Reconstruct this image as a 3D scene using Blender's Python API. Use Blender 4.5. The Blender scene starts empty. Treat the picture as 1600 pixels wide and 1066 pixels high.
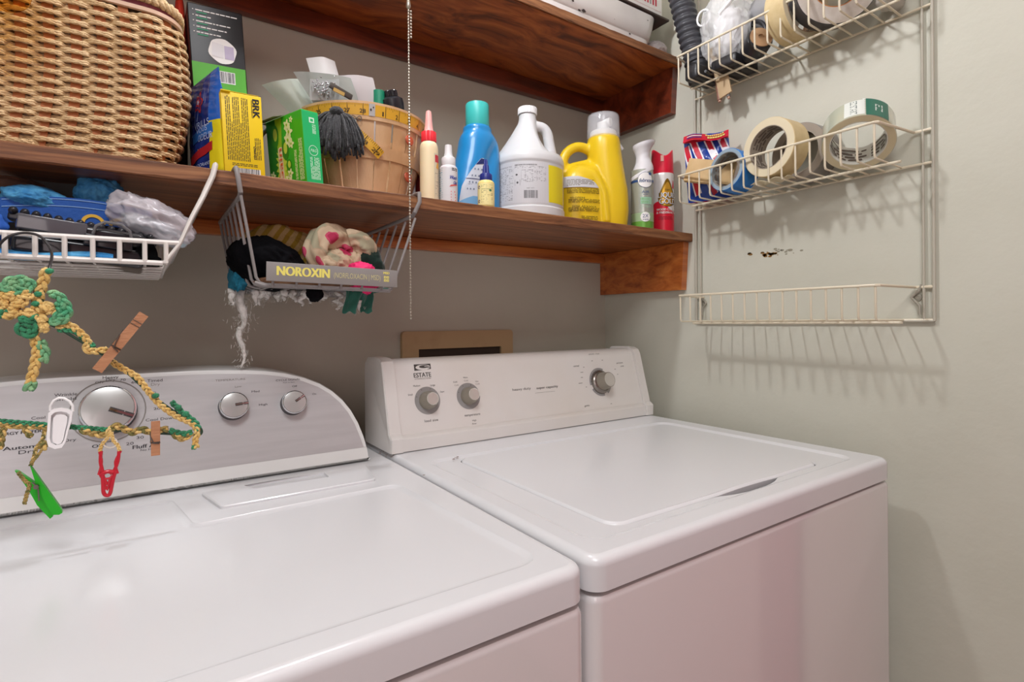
import bpy, bmesh, math, random
from mathutils import Vector, Matrix, noise
from mathutils.geometry import tessellate_polygon
random.seed(7)
PI = math.pi
S = bpy.context.scene
COL = S.collection

# ------------------------------------------------------------------ camera
CH = 1.15                      # camera height above the floor
YAW = math.radians(34.4); ROLL = .0078; FPX = 840.0; HY = 502.5
cs, sn = math.cos(YAW), math.sin(YAW); cr, sr = math.cos(ROLL), math.sin(ROLL)
cam_data = bpy.data.cameras.new('camera')
cam = bpy.data.objects.new('camera', cam_data); COL.objects.link(cam)
fw = Vector((sn, cs, 0)); rt = Vector((cs, -sn, 0)); up = Vector((0, 0, 1))
R_ = rt * cr - up * sr; U_ = up * cr + rt * sr
cam.matrix_world = Matrix(((R_.x, U_.x, -fw.x, 0), (R_.y, U_.y, -fw.y, 0), (R_.z, U_.z, -fw.z, CH), (0, 0, 0, 1)))
cam_data.sensor_width = 36; cam_data.lens = FPX / 1600 * 36
cam_data.shift_y = -(533 - HY) / 1600
cam_data.clip_start = .02
S.camera = cam

def ray(px, py):
    a = (px - 800) / FPX; b = (HY - py) / FPX
    X = a * cr + b * sr; Z = -a * sr + b * cr
    return Vector((X * cs + sn, -X * sn + cs, Z))
C0 = Vector((0, 0, CH))
def P(px, py, x=None, y=None, z=None):
    """the point of the plane x=, y= or z= that the photo shows at a pixel"""
    d = ray(px, py)
    t = x / d.x if x is not None else (y / d.y if y is not None else (z - CH) / d.z)
    return C0 + d * t
def PP(px, py, p0, n):
    d = ray(px, py); return C0 + d * ((p0 - C0).dot(n) / d.dot(n))

# ------------------------------------------------------------------ view, world, lights
S.view_settings.view_transform = 'Standard'; S.view_settings.look = 'None'
S.view_settings.gamma = 1; S.view_settings.exposure = 0.0
S.view_settings.use_curve_mapping = False
W = bpy.data.worlds.new('world'); S.world = W; W.use_nodes = True
W.node_tree.nodes['Background'].inputs[0].default_value = (.98, .985, 1.0, 1)
W.node_tree.nodes['Background'].inputs[1].default_value = 0.62

def area(name, loc, target, sx, sy, power, color=(1, 1, 1)):
    l = bpy.data.lights.new(name, 'AREA'); l.shape = 'RECTANGLE'; l.size = sx; l.size_y = sy
    l.energy = power; l.color = color
    o = bpy.data.objects.new(name, l); COL.objects.link(o); o.location = loc
    o.rotation_euler = (Vector(target) - Vector(loc)).to_track_quat('-Z', 'Y').to_euler()
    return o
area('added_overhead_fill', (-.15, -.30, 2.42), (-.15, -.1, 0), .6, .6, 18, (.97, .98, 1))  # added fill from overhead, no known fixture behind it
area('added_front_fill', (-.9, -1.5, 1.5), (.5, 1.0, 1.15), .9, 1.3, 8, (1, .90, .89))  # added pinkish fill from the room side, no known window

# ------------------------------------------------------------------ materials
def lin(c):
    if isinstance(c, str):
        c = c.lstrip('#'); c = [int(c[i:i + 2], 16) / 255 for i in (0, 2, 4)]
    return tuple((v / 12.92 if v <= .04045 else ((v + .055) / 1.055) ** 2.4) for v in c) + (1,)
MATS = {}
def mat(name, col='#cccccc', rough=.5, metal=0, col2=None, nscale=20, stretch=(1, 1, 1), bump=0, bscale=60,
        trans=0, alpha=1, emit=0, coat=0, spec=.5, ior=1.45, contrast=(.35, .65), sheen=0, sss=0):
    if name in MATS: return MATS[name]
    m = bpy.data.materials.new(name); m.use_nodes = True; nt = m.node_tree; b = nt.nodes['Principled BSDF']
    b.inputs['Base Color'].default_value = lin(col); b.inputs['Roughness'].default_value = rough
    b.inputs['Metallic'].default_value = metal; b.inputs['Alpha'].default_value = alpha
    b.inputs['Transmission Weight'].default_value = trans; b.inputs['Coat Weight'].default_value = coat
    b.inputs['Coat Roughness'].default_value = .06
    b.inputs['Specular IOR Level'].default_value = spec; b.inputs['IOR'].default_value = ior
    if sheen: b.inputs['Sheen Weight'].default_value = sheen
    if sss:
        b.inputs['Subsurface Weight'].default_value = sss; b.inputs['Subsurface Scale'].default_value = .01
    if emit:
        b.inputs['Emission Color'].default_value = lin(col); b.inputs['Emission Strength'].default_value = emit
    tc = nt.nodes.new('ShaderNodeTexCoord'); mp = nt.nodes.new('ShaderNodeMapping')
    mp.inputs['Scale'].default_value = stretch; nt.links.new(tc.outputs['Object'], mp.inputs['Vector'])
    if col2:
        n = nt.nodes.new('ShaderNodeTexNoise'); n.inputs['Scale'].default_value = nscale; n.inputs['Detail'].default_value = 5
        nt.links.new(mp.outputs[0], n.inputs['Vector'])
        r = nt.nodes.new('ShaderNodeValToRGB')
        r.color_ramp.elements[0].position = contrast[0]; r.color_ramp.elements[0].color = lin(col)
        r.color_ramp.elements[1].position = contrast[1]; r.color_ramp.elements[1].color = lin(col2)
        nt.links.new(n.outputs['Fac'], r.inputs[0]); nt.links.new(r.outputs[0], b.inputs['Base Color'])
    if bump:
        n2 = nt.nodes.new('ShaderNodeTexNoise'); n2.inputs['Scale'].default_value = bscale; n2.inputs['Detail'].default_value = 4
        nt.links.new(mp.outputs[0], n2.inputs['Vector'])
        bp = nt.nodes.new('ShaderNodeBump'); bp.inputs['Strength'].default_value = bump; bp.inputs['Distance'].default_value = .003
        nt.links.new(n2.outputs['Fac'], bp.inputs['Height']); nt.links.new(bp.outputs[0], b.inputs['Normal'])
    MATS[name] = m; return m

def wood(name, dark, mid, light, rough=.35, swirl=1.5, gs=(1.6, 26, 26), coat=.3):
    m = bpy.data.materials.new(name); m.use_nodes = True; nt = m.node_tree; b = nt.nodes['Principled BSDF']
    tc = nt.nodes.new('ShaderNodeTexCoord'); mp = nt.nodes.new('ShaderNodeMapping'); mp.inputs['Scale'].default_value = gs
    nt.links.new(tc.outputs['Object'], mp.inputs['Vector'])
    n0 = nt.nodes.new('ShaderNodeTexNoise'); n0.inputs['Scale'].default_value = 3.0; n0.inputs['Detail'].default_value = 2
    nt.links.new(tc.outputs['Object'], n0.inputs['Vector'])
    ad = nt.nodes.new('ShaderNodeVectorMath'); ad.operation = 'MULTIPLY_ADD'
    ad.inputs[1].default_value = (swirl,) * 3
    nt.links.new(n0.outputs['Color'], ad.inputs[0]); nt.links.new(mp.outputs[0], ad.inputs[2])
    n = nt.nodes.new('ShaderNodeTexNoise'); n.inputs['Scale'].default_value = 1.6; n.inputs['Detail'].default_value = 8
    n.inputs['Roughness'].default_value = .62; n.inputs['Distortion'].default_value = .6
    nt.links.new(ad.outputs[0], n.inputs['Vector'])
    r = nt.nodes.new('ShaderNodeValToRGB'); e = r.color_ramp.elements
    e[0].position = .32; e[0].color = lin(dark); e[1].position = .68; e[1].color = lin(light)
    k = e.new(.5); k.color = lin(mid)
    nt.links.new(n.outputs['Fac'], r.inputs[0]); nt.links.new(r.outputs[0], b.inputs['Base Color'])
    b.inputs['Roughness'].default_value = rough; b.inputs['Coat Weight'].default_value = coat; b.inputs['Coat Roughness'].default_value = .25
    bp = nt.nodes.new('ShaderNodeBump'); bp.inputs['Strength'].default_value = .25; bp.inputs['Distance'].default_value = .001
    nt.links.new(n.outputs['Fac'], bp.inputs['Height']); nt.links.new(bp.outputs[0], b.inputs['Normal'])
    MATS[name] = m; return m

# ------------------------------------------------------------------ mesh builder
def arc(cx, cy, r, a0, a1, n):
    return [(cx + r * math.cos(a0 + (a1 - a0) * i / n), cy + r * math.sin(a0 + (a1 - a0) * i / n)) for i in range(n + 1)]
def rrect(x0, x1, y0, y1, r, n=6):
    return (arc(x1 - r, y0 + r, r, -PI / 2, 0, n) + arc(x1 - r, y1 - r, r, 0, PI / 2, n) +
            arc(x0 + r, y1 - r, r, PI / 2, PI, n) + arc(x0 + r, y0 + r, r, PI, 1.5 * PI, n))
def lerp(a, b, t): return a + (b - a) * t
def interp(tab, x):
    """smooth (monotone-ish catmull) interpolation of rows (x, v1, v2, ...)"""
    n = len(tab)
    if x <= tab[0][0]: return tab[0][1:]
    if x >= tab[-1][0]: return tab[-1][1:]
    for i in range(n - 1):
        if tab[i][0] <= x <= tab[i + 1][0]: break
    a, b = tab[i], tab[i + 1]; h = b[0] - a[0]
    if h < 1e-9: return b[1:]
    t = (x - a[0]) / h; out = []
    for k in range(1, len(a)):
        d = (b[k] - a[k]) / h
        dm = (a[k] - tab[i - 1][k]) / max(a[0] - tab[i - 1][0], 1e-6) if i > 0 else d
        dp = (tab[i + 2][k] - b[k]) / max(tab[i + 2][0] - b[0], 1e-6) if i + 2 < n else d
        m0 = 0 if dm * d <= 0 else 2 * dm * d / (dm + d)
        m1 = 0 if dp * d <= 0 else 2 * dp * d / (dp + d)
        out.append((2*t**3-3*t*t+1)*a[k] + (t**3-2*t*t+t)*h*m0 + (-2*t**3+3*t*t)*b[k] + (t**3-t*t)*h*m1)
    return out

class MB:
    def __init__(s): s.v = []; s.f = []; s.m = []; s.T = Matrix.Identity(4); s.mi = 0
    def add(s, vs, fs, mi=None):
        o = len(s.v); s.v += [s.T @ Vector(p) for p in vs]
        for f in fs: s.f.append([o + i for i in f]); s.m.append(s.mi if mi is None else mi)
    def box(s, x0, x1, y0, y1, z0, z1, bev=0, seg=3, mi=None):
        x0, x1 = min(x0, x1), max(x0, x1); y0, y1 = min(y0, y1), max(y0, y1); z0, z1 = min(z0, z1), max(z0, z1)
        if bev <= 0:
            vs = [(x, y, z) for z in (z0, z1) for (x, y) in ((x0, y0), (x1, y0), (x1, y1), (x0, y1))]
            s.add(vs, [(3, 2, 1, 0), (4, 5, 6, 7), (0, 1, 5, 4), (1, 2, 6, 5), (2, 3, 7, 6), (3, 0, 4, 7)], mi); return
        bm = bmesh.new(); bmesh.ops.create_cube(bm, size=1)
        for v in bm.verts: v.co = Vector(((x0 + x1) / 2 + v.co.x * (x1 - x0), (y0 + y1) / 2 + v.co.y * (y1 - y0), (z0 + z1) / 2 + v.co.z * (z1 - z0)))
        bmesh.ops.bevel(bm, geom=bm.edges[:], offset=bev, segments=seg, profile=.5, affect='EDGES')
        bm.verts.index_update(); s.add([v.co.copy() for v in bm.verts], [[v.index for v in f.verts] for f in bm.faces], mi); bm.free()
    def rings(s, rings, cap0=True, cap1=True, closed=True, mi=None, loop=False):
        n = len(rings[0]); vs = [p for r in rings for p in r]; fs = []
        m = len(rings)
        for i in range(m if loop else m - 1):
            for j in range(n if closed else n - 1):
                a = i * n + j; b = i * n + (j + 1) % n; i2 = (i + 1) % m
                fs.append((a, b, i2 * n + (j + 1) % n, i2 * n + j))
        if cap0 and not loop: fs.append(tuple(range(n))[::-1])
        if cap1 and not loop: fs.append(tuple((m - 1) * n + j for j in range(n)))
        s.add(vs, fs, mi)
    def lathe(s, prof, c=(0, 0, 0), seg=32, cap0=True, cap1=True, mi=None, axis=None, a0=0, a1=2 * PI):
        c = Vector(c); Z = Vector(axis).normalized() if axis is not None else Vector((0, 0, 1))
        X = (Vector((1, 0, 0)) if abs(Z.x) < .9 else Vector((0, 1, 0))); X = (X - Z * X.dot(Z)).normalized(); Y = Z.cross(X)
        s.rings([[c + Z * h + (X * math.cos(t) + Y * math.sin(t)) * r for t in [2 * PI * j / seg for j in range(seg)]] for r, h in prof], cap0, cap1, mi=mi)
    def tube(s, pts, r, seg=8, closed=False, mi=None, flat=1.0, upv=None):
        pts = [Vector(p) for p in pts]; n = len(pts); rs = r if isinstance(r, (list, tuple)) else [r] * n
        rings = []; N = None
        for i in range(n):
            a = pts[(i - 1) % n] if (closed or i > 0) else pts[i]; b = pts[(i + 1) % n] if (closed or i < n - 1) else pts[i]
            T = (b - a); T = T.normalized() if T.length > 1e-9 else Vector((0, 0, 1))
            if upv is not None: N = Vector(upv)
            elif N is None: N = Vector((0, 0, 1)) if abs(T.z) < .9 else Vector((1, 0, 0))
            N = N - T * N.dot(T)
            N = N.normalized() if N.length > 1e-6 else T.orthogonal().normalized()
            B = T.cross(N)
            rings.append([pts[i] + (N * math.cos(q) * flat + B * math.sin(q)) * rs[i] for q in [2 * PI * j / seg for j in range(seg)]])
        s.rings(rings, not closed, not closed, mi=mi, loop=closed)
    def prism(s, outl, f, d0, d1, mi=None, caps=True, holes=()):
        """outline (2D) carried through f(u, v, d) from depth d0 to d1"""
        loops = [outl] + list(holes)
        for L in loops:
            n = len(L); s.add([f(u, v, d0) for u, v in L] + [f(u, v, d1) for u, v in L],
                              [(i, (i + 1) % n, n + (i + 1) % n, n + i) for i in range(n)], mi)
        if caps:
            for d in (d0, d1): s.plate(outl, holes, lambda u, v, d=d: f(u, v, d), mi)
    def plate(s, outl, holes, f, mi=None):
        loops = [outl] + list(holes); tris = tessellate_polygon([[Vector((u, v, 0)) for u, v in L] for L in loops])
        s.add([f(u, v) for L in loops for u, v in L], tris, mi)
    def ball(s, c, r, sc=(1, 1, 1), n=3, disp=0, dscale=8, mi=None, rot=None, fn=None, seed=0):
        bm = bmesh.new(); bmesh.ops.create_icosphere(bm, subdivisions=n, radius=1)
        c = Vector(c); vs = []
        for v in bm.verts:
            p = v.co.copy(); k = 1.0
            if disp: k += disp * noise.fractal(p * dscale + Vector((seed * 7.3, seed * 3.1, seed)), 1.0, 2.0, 3)
            q = Vector((p.x * sc[0], p.y * sc[1], p.z * sc[2])) * r * k
            if fn: q = fn(q)
            if rot: q = rot @ q
            vs.append(c + q)
        s.add(vs, [[v.index for v in f.verts] for f in bm.faces], mi); bm.free()
    def grid(s, f, nu, nv, mi=None, thick=0, closeu=False):
        """surface f(u,v) u,v in 0..1, optionally thickened"""
        vs = [Vector(f(i / nu, j / nv)) for i in range(nu + 1) for j in range(nv + 1)]
        w = nv + 1; fs = [(i * w + j, (i + 1) * w + j, (i + 1) * w + j + 1, i * w + j + 1) for i in range(nu) for j in range(nv)]
        if thick:
            N = [Vector() for _ in vs]
            for q in fs:
                nn = (vs[q[1]] - vs[q[0]]).cross(vs[q[3]] - vs[q[0]])
                for k in q: N[k] += nn
            o = len(vs); vs2 = [p - (n.normalized() if n.length > 1e-12 else n) * thick for p, n in zip(vs, N)]
            f2 = [tuple(o + k for k in reversed(q)) for q in fs]
            bd = ([(i * w, (i + 1) * w) for i in range(nu)] + [((i + 1) * w + nv, i * w + nv) for i in range(nu)] +
                  [(j + 1, j) for j in range(nv)] + [(nu * w + j, nu * w + j + 1) for j in range(nv)])
            f3 = [(b, a, o + a, o + b) for a, b in bd]
            vs = vs + vs2; fs = fs + f2 + f3
        s.add(vs, fs, mi)
    def build(s, name, mats, parent=None, sharp=35, wn=False):
        me = bpy.data.meshes.new(name); org = parent.matrix_world_loc if False else (Vector(parent['_o']) if parent is not None else Vector())
        me.from_pydata([p - org for p in s.v], [], s.f); me.update()
        bm = bmesh.new(); bm.from_mesh(me); bmesh.ops.recalc_face_normals(bm, faces=bm.faces[:]) if not getattr(s, 'keepn', False) else None
        bm.to_mesh(me); bm.free()
        for m in (mats if isinstance(mats, (list, tuple)) else [mats]): me.materials.append(m)
        me.polygons.foreach_set('material_index', s.m)
        me.polygons.foreach_set('use_smooth', [True] * len(s.f)); me.set_sharp_from_angle(angle=math.radians(sharp))
        o = bpy.data.objects.new(name, me); COL.objects.link(o)
        if parent is not None: o.parent = parent
        o['_o'] = tuple(org)
        if wn:
            w = o.modifiers.new('wn', 'WEIGHTED_NORMAL'); w.keep_sharp = True
        return o

def thing(name, label, cat, loc=(0, 0, 0), group=None):
    o = bpy.data.objects.new(name, None); COL.objects.link(o); o.empty_display_size = .02
    o.location = loc; o['label'] = label; o['category'] = cat; o['_o'] = tuple(loc)
    if group: o['group'] = group
    return o
def solo(name, mb, mats, label, cat, loc, group=None, sharp=35, wn=False):
    """a thing that is one mesh, its origin at its base"""
    loc = Vector(loc); mb.v = [p - loc for p in mb.v]
    o = mb.build(name, mats, None, sharp, wn); o.location = loc; o['_o'] = tuple(loc)
    o['label'] = label; o['category'] = cat
    if group: o['group'] = group
    return o
def struct(name, mb, mats, wn=False):
    o = mb.build(name, mats, wn=wn); o['kind'] = 'structure'; return o

# ------------------------------------------------------------------ printing
FC = {}
def glyphs(s):
    if s not in FC:
        c = bpy.data.curves.new('t', 'FONT'); c.body = s; c.size = 1; c.resolution_u = 3
        o = bpy.data.objects.new('t', c); me = bpy.data.meshes.new_from_object(o)
        vs = [v.co.copy() for v in me.vertices]; fs = [list(p.vertices) for p in me.polygons]
        x0 = min(v.x for v in vs); x1 = max(v.x for v in vs); y0 = min(v.y for v in vs); y1 = max(v.y for v in vs)
        FC[s] = ([((v.x - x0) , v.y) for v in vs], fs, x1 - x0, y0, y1)
        bpy.data.objects.remove(o); bpy.data.curves.remove(c); bpy.data.meshes.remove(me)
    return FC[s]
def text(mb, s, mp, u, v, size=None, width=None, height=None, mi=1, align='c', rot=0, shear=0, bold=0):
    """print s with its centre (or left) at (u, v) of surface map mp; height = cap height"""
    vs, fs, w, y0, y1 = glyphs(s)
    capy = glyphs('H')[4]
    sy = (height / capy) if height else size
    sx = (width / w) if width else sy
    ox = -w * sx / 2 if align == 'c' else (0 if align == 'l' else -w * sx); oy = -capy * sy / 2
    ca, sa = math.cos(rot), math.sin(rot)
    for off in ([0] if not bold else [-bold, 0, bold]):
        out = []
        for x, y in vs:
            a = x * sx + ox + off + shear * y * sy; b = y * sy + oy
            out.append(mp(u + a * ca - b * sa, v + a * sa + b * ca, .0004 + (abs(off) > 0) * .00005 * (1 if off > 0 else 2)))
        mb.add(out, fs, mi)
def rect(mb, mp, u0, u1, v0, v1, mi=1, d=.0003, nu=1):
    for i in range(nu):
        a = lerp(u0, u1, i / nu); b = lerp(u0, u1, (i + 1) / nu)
        mb.add([mp(a, v0, d), mp(b, v0, d), mp(b, v1, d), mp(a, v1, d)], [(0, 1, 2, 3)], mi)
def patch(mb, mp, outl, mi=1, d=.0003, n=0):
    """a filled outline; n>0 fills as strips so it follows a curved surface"""
    if not n: mb.plate(outl, (), lambda u, v: mp(u, v, d), mi); return
    us = [p[0] for p in outl]; a, b = min(us), max(us)
    def span(u):
        ys = []
        for i in range(len(outl)):
            p, q = outl[i], outl[(i + 1) % len(outl)]
            if (p[0] - u) * (q[0] - u) <= 0 and abs(p[0] - q[0]) > 1e-12: ys.append(lerp(p[1], q[1], (u - p[0]) / (q[0] - p[0])))
        return (min(ys), max(ys)) if ys else (0, 0)
    for i in range(n):
        u0 = lerp(a, b, max(i / n, 1e-4)); u1 = lerp(a, b, min((i + 1) / n, 1 - 1e-4)); s0 = span(u0); s1 = span(u1)
        K = 4
        for k in range(K):
            mb.add([mp(u0, lerp(s0[0], s0[1], k / K), d), mp(u1, lerp(s1[0], s1[1], k / K), d), mp(u1, lerp(s1[0], s1[1], (k + 1) / K), d), mp(u0, lerp(s0[0], s0[1], (k + 1) / K), d)], [(0, 1, 2, 3)], mi)
def smallprint(mb, mp, u0, u1, v0, v1, pitch, mi=1, fill=.42, seed=1, vertical=False, last=.6):
    """rows of word-long dashes: print too small to read"""
    rnd = random.Random(seed); A0, A1, B0, B1 = (u0, u1, v0, v1) if not vertical else (v0, v1, u0, u1)
    n = max(1, round((B1 - B0) / pitch))
    for r in range(n):
        b = B1 - (r + .5) * pitch; a = A0; end = A1 if (r % 5 != 4) else lerp(A0, A1, last)
        while a < end - pitch * .5:
            L = min(rnd.uniform(1.0, 4.0) * pitch, end - a)
            h = pitch * fill / 2
            if vertical: rect(mb, mp, b - h, b + h, a, a + L, mi)
            else: rect(mb, mp, a, a + L, b - h, b + h, mi)
            a += L + pitch * .45
def barcode(mb, mp, u0, u1, v0, v1, mi_bg, mi_ink, seed=3, vertical=False, bg=True):
    rnd = random.Random(seed); pad = .08 * (u1 - u0)
    if bg: rect(mb, mp, u0 - pad, u1 + pad, v0 - pad * .6, v1 + pad * .4, mi_bg, .00025, 3)
    if vertical:
        v = v0
        while v < v1:
            w = rnd.choice((1, 1, 2, 3)) * (v1 - v0) / 90; rect(mb, mp, u0, u1, v, v + w, mi_ink, .0004); v += w + rnd.choice((1, 1, 2)) * (v1 - v0) / 80
        return
    u = u0
    while u < u1:
        w = rnd.choice((1, 1, 2, 3)) * (u1 - u0) / 90; rect(mb, mp, u, u + w, v0, v1, mi_ink, .0004); u += w + rnd.choice((1, 1, 2)) * (u1 - u0) / 80
def flat(o, u, v):
    o = Vector(o); u = Vector(u).normalized(); v = Vector(v); v = (v - u * v.dot(u)).normalized(); n = u.cross(v)
    return lambda a, b, d=0: o + u * a + v * b + n * d
class Bottle:
    """rings (z, cx, cy, rx, ry, n): superellipse sections at heights z above the base, turned by rot about (x, y)"""
    def __init__(s, tab, base, rot=0, scale=1.0):
        s.tab = tab; s.b = Vector(base); s.rot = rot; s.M = Matrix.Rotation(rot, 4, 'Z')
    def pt(s, th, z, d=0):
        cx, cy, rx, ry, n = interp(s.tab, z)
        c, q = math.cos(th), math.sin(th); e = 2 / n
        x = math.copysign(abs(c) ** e, c); y = math.copysign(abs(q) ** e, q)
        return s.b + s.M @ Vector((cx + (rx + d) * x, cy + (ry + d) * y, z))
    def mesh(s, mb, nz=60, seg=40, mi=None, z0=None, z1=None, zs=None):
        z0 = s.tab[0][0] if z0 is None else z0; z1 = s.tab[-1][0] if z1 is None else z1
        zs = zs or sorted(set([lerp(z0, z1, i / nz) for i in range(nz + 1)]))
        mb.rings([[s.pt(2 * PI * j / seg, z) for j in range(seg)] for z in zs], mi=mi)
    def map(s, th0, r):
        return lambda u, v, d=0: s.pt(th0 + u / r, v, d)
def toward_cam(x, y): return math.atan2(-y, -x)       # direction (angle) from a place to the viewer's side
# ------------------------------------------------------------------ the room
XW, YW = 1.11, 1.14           # right wall, back wall
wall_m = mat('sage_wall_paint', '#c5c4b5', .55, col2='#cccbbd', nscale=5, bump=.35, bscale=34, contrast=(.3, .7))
back_m = mat('sage_wall_paint_shaded', '#b8b4a5', .5, col2='#bfbbad', nscale=5, bump=.25, bscale=34, contrast=(.3, .7))  # same sage paint as a darker copy, shade put into the colour
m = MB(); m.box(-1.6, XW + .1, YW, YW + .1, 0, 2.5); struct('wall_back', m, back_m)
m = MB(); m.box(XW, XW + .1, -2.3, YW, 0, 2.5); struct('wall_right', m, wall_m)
m = MB(); m.box(-1.6, XW + .1, -2.3, YW + .1, -.1, 0); struct('floor', m, wood('oak_floor', '#5a3a22', '#83582f', '#9a6c3e', .4))
m = MB(); m.box(-1.6, XW + .1, -2.3, YW + .1, 2.5, 2.6); struct('ceiling', m, mat('ceiling_paint', '#e2ded4', .8))
m = MB(); m.box(-1.6, XW + .1, -2.4, -2.3, 0, 2.5); struct('wall_front', m, mat('rose_wall_paint', '#cf8f98', .6, col2='#c4838e', nscale=3))
m = MB(); m.box(-1.7, -1.6, -.3, YW, 0, 2.5); struct('wall_left', m, wall_m)
m = MB()
for a, b in ((.30, .38), (1.02, 1.09)): m.box(a, b, -2.3, -2.275, 0, 2.1, .004)
m.box(.30, 1.09, -2.3, -2.275, 2.1, 2.18, .004)
struct('trim_1', m, mat('cream_trim', '#cfc6b6', .4))
m = MB(); m.box(.38, 1.02, -2.3, -2.285, 0, 2.1, .002)
for z0, z1 in ((.15, .9), (1.05, 1.95)): m.box(.45, .95, -2.292, -2.280, z0, z1, .005)
struct('door_1', m, mat('tan_door', '#b08a74', .45))
m = MB(); m.box(XW - .018, XW - .0005, .125, .205, 0, 2.12, .003); struct('trim_3', m, mat('rose_casing', '#a9606c', .35))
m = MB(); m.box(XW - .004, XW - .0006, -2.28, .124, .001, 2.499); struct('trim_4', m, mat('rose_panel', '#d4a5a4', .5))
# worn spots on the right wall
m = MB(); rnd = random.Random(5)
def blot(cx, cy, w, h, n, mi, mb):
    for i in range(n):
        a = rnd.gauss(0, .4); b = rnd.gauss(0, .4)
        p = P(cx + a * w, cy + b * h, x=XW); r = rnd.uniform(.0008, .0028)
        mb.add([p + Vector((-.0006, math.cos(t) * r * 2.0, math.sin(t) * r)) for t in [k * PI / 4 for k in range(8)]], [tuple(range(8))], mi)
blot(1199, 397, 16, 4, 26, 0, m); blot(1171, 397, 4, 2, 3, 0, m); blot(1228, 391, 22, 1, 7, 1, m); blot(1215, 394, 30, 5, 8, 1, m)
struct('trim_2', m, [mat('scuff_brown', '#8a6535', .8), mat('scuff_grey', '#96917f', .8)])

# shelves ---------------------------------------------------------
board_m = wood('varnished_board', '#4e240e', '#824620', '#a86636', .38, gs=(3, 50, 50))
edge_m = wood('worn_board_edge', '#4a2a18', '#7c4f2f', '#9c6c45', .6, coat=0, gs=(4, 70, 70))
cleat_m = wood('varnished_pine', '#8a4318', '#b8642a', '#cc7c3a', .35, swirl=.8, gs=(2.5, 12, 30))
ply_m = wood('varnished_plywood', '#5e260c', '#a5521f', '#c46f34', .3, swirl=4.0, gs=(2.5, 22, 22))
mahog_m = wood('dark_stained_pine', '#3a150b', '#6b2a15', '#8a3e20', .3, swirl=1, gs=(2, 14, 14))
def raw_edge(mb, x0, x1, y, z0, z1, seed):
    """long front face with slightly chipped lower and upper rims"""
    n = 160; vs = []; fs = []
    for i in range(n + 1):
        x = lerp(x0, x1, i / n); a = noise.noise(Vector((x * 30, seed, 0))) ; b = noise.noise(Vector((x * 55, seed, 4)))
        ca = .0012 + max(0, a) * .0035; cb = .0012 + max(0, b) * .003
        vs += [(x, y + ca, z0), (x, y, z0 + ca), (x, y, z1 - cb), (x, y + cb, z1)]
    for i in range(n):
        for k in range(3): fs.append((i * 4 + k, (i + 1) * 4 + k, (i + 1) * 4 + k + 1, i * 4 + k + 1))
    mb.add(vs, fs, 1)
def shelf(name, label, y0, z0, z1, xl, under, cleat_h, side_h, side_m, seed, cl_m):
    t = thing(name, label, 'shelf', (xl, YW, z0))
    m = MB(); n = 160
    m.box(xl, XW - .001, y0 + .004, YW - .0005, z0, z1)
    raw_edge(m, xl, XW - .001, y0, z0, z1, seed)
    m.build('board', [under, edge_m], t)
    m = MB(); m.box(xl, XW - .020, YW - .0195, YW - .0005, z0 - cleat_h, z0 - .0005, .0015); m.build('cleat', cl_m, t)
    m = MB()
    f = lambda u, v, d: Vector((XW - .0005 - d, u, v))
    ya = y0 + .012; zb = z0 - side_h
    m.prism([(YW - .001, zb), (ya + .008, zb), (ya + .006, zb + .03), (ya, z0 - .0005), (YW - .001, z0 - .0005)], f, 0, .019)
    m.build('side_cleat', side_m, t)
    return t
SZ = 1.362
shelf('wall_shelf', 'lower brown varnished wooden wall shelf carrying the bottles and baskets', .835, 1.3415, SZ, -1.2, board_m, .027, .117, cleat_m, 1, cleat_m)
shelf('wall_shelf', 'upper dark plywood wall shelf with swirling grain under the enamel pan', .863, 1.7815, 1.802, -1.2, ply_m, .042, .112, mahog_m, 2, mahog_m)

# recessed hookup box on the back wall
t = thing('outlet_box', 'cream painted recessed hookup box behind the white washer console', 'wall box', (.625, YW, 1.02))
m = MB(); a = P(625, 519, y=YW); b = P(797, 518, y=YW); zt = a.z + .001; zb = zt - .20
x0, x1 = a.x, b.x; i0, i1 = P(651, 545, y=YW).x, P(779, 541, y=YW).x; iz = P(700, 544, y=YW).z
ff = lambda u, v, d: Vector((u, YW - d, v))
m.prism(rrect(x0, x1, zb, zt, .008, 3), ff, .0005, .012, holes=[[(i0, zb + .04), (i1, zb + .04), (i1, iz), (i0, iz)]])
m.build('frame', mat('cream_painted_wood', '#b89b74', .5, col2='#a98c66', nscale=14, contrast=(.55, .75)), t)
m = MB(); m.box(i0, i1, YW - .006, YW - .0008, zb + .04, iz); m.build('recess', mat('dark_recess', '#3b2f26', .8), t)
# ------------------------------------------------------------------ washer and dryer
white_m = mat('white_porcelain_enamel', '#dfdcdc', .10, coat=1.0, bump=.02, bscale=9)
deckw_m = mat('white_deck_enamel', '#dadbdd', .24, coat=.12, bump=.02, bscale=7)
plast_m = mat('white_console_plastic', '#e2dfdb', .32, col2='#dcd6cd', nscale=5, contrast=(.45, .8))
gap_m = mat('dark_gap', '#3c3632', .7)
ink_m = mat('grey_print', '#4a4744', .6)
ink2_m = mat('pale_grey_print', '#8b8782', .6)
rust_m = mat('rust_speck', '#6b4326', .9)
def inset(L, d):
    """offset a counter-clockwise outline inwards by d"""
    n = len(L); out = []
    for i in range(n):
        p, a, b = Vector(L[i]), Vector(L[i - 1]), Vector(L[(i + 1) % n])
        t = (b - a); t = t.normalized() if t.length > 1e-9 else Vector((1, 0)); out.append((p.x - t.y * d, p.y + t.x * d))
    return out
def densify(L, step=.01):
    out = []
    for i in range(len(L)):
        a, b = Vector(L[i]), Vector(L[(i + 1) % len(L)]); k = max(1, int((b - a).length / step))
        out += [tuple(a.lerp(b, j / k)) for j in range(k)]
    return out
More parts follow.
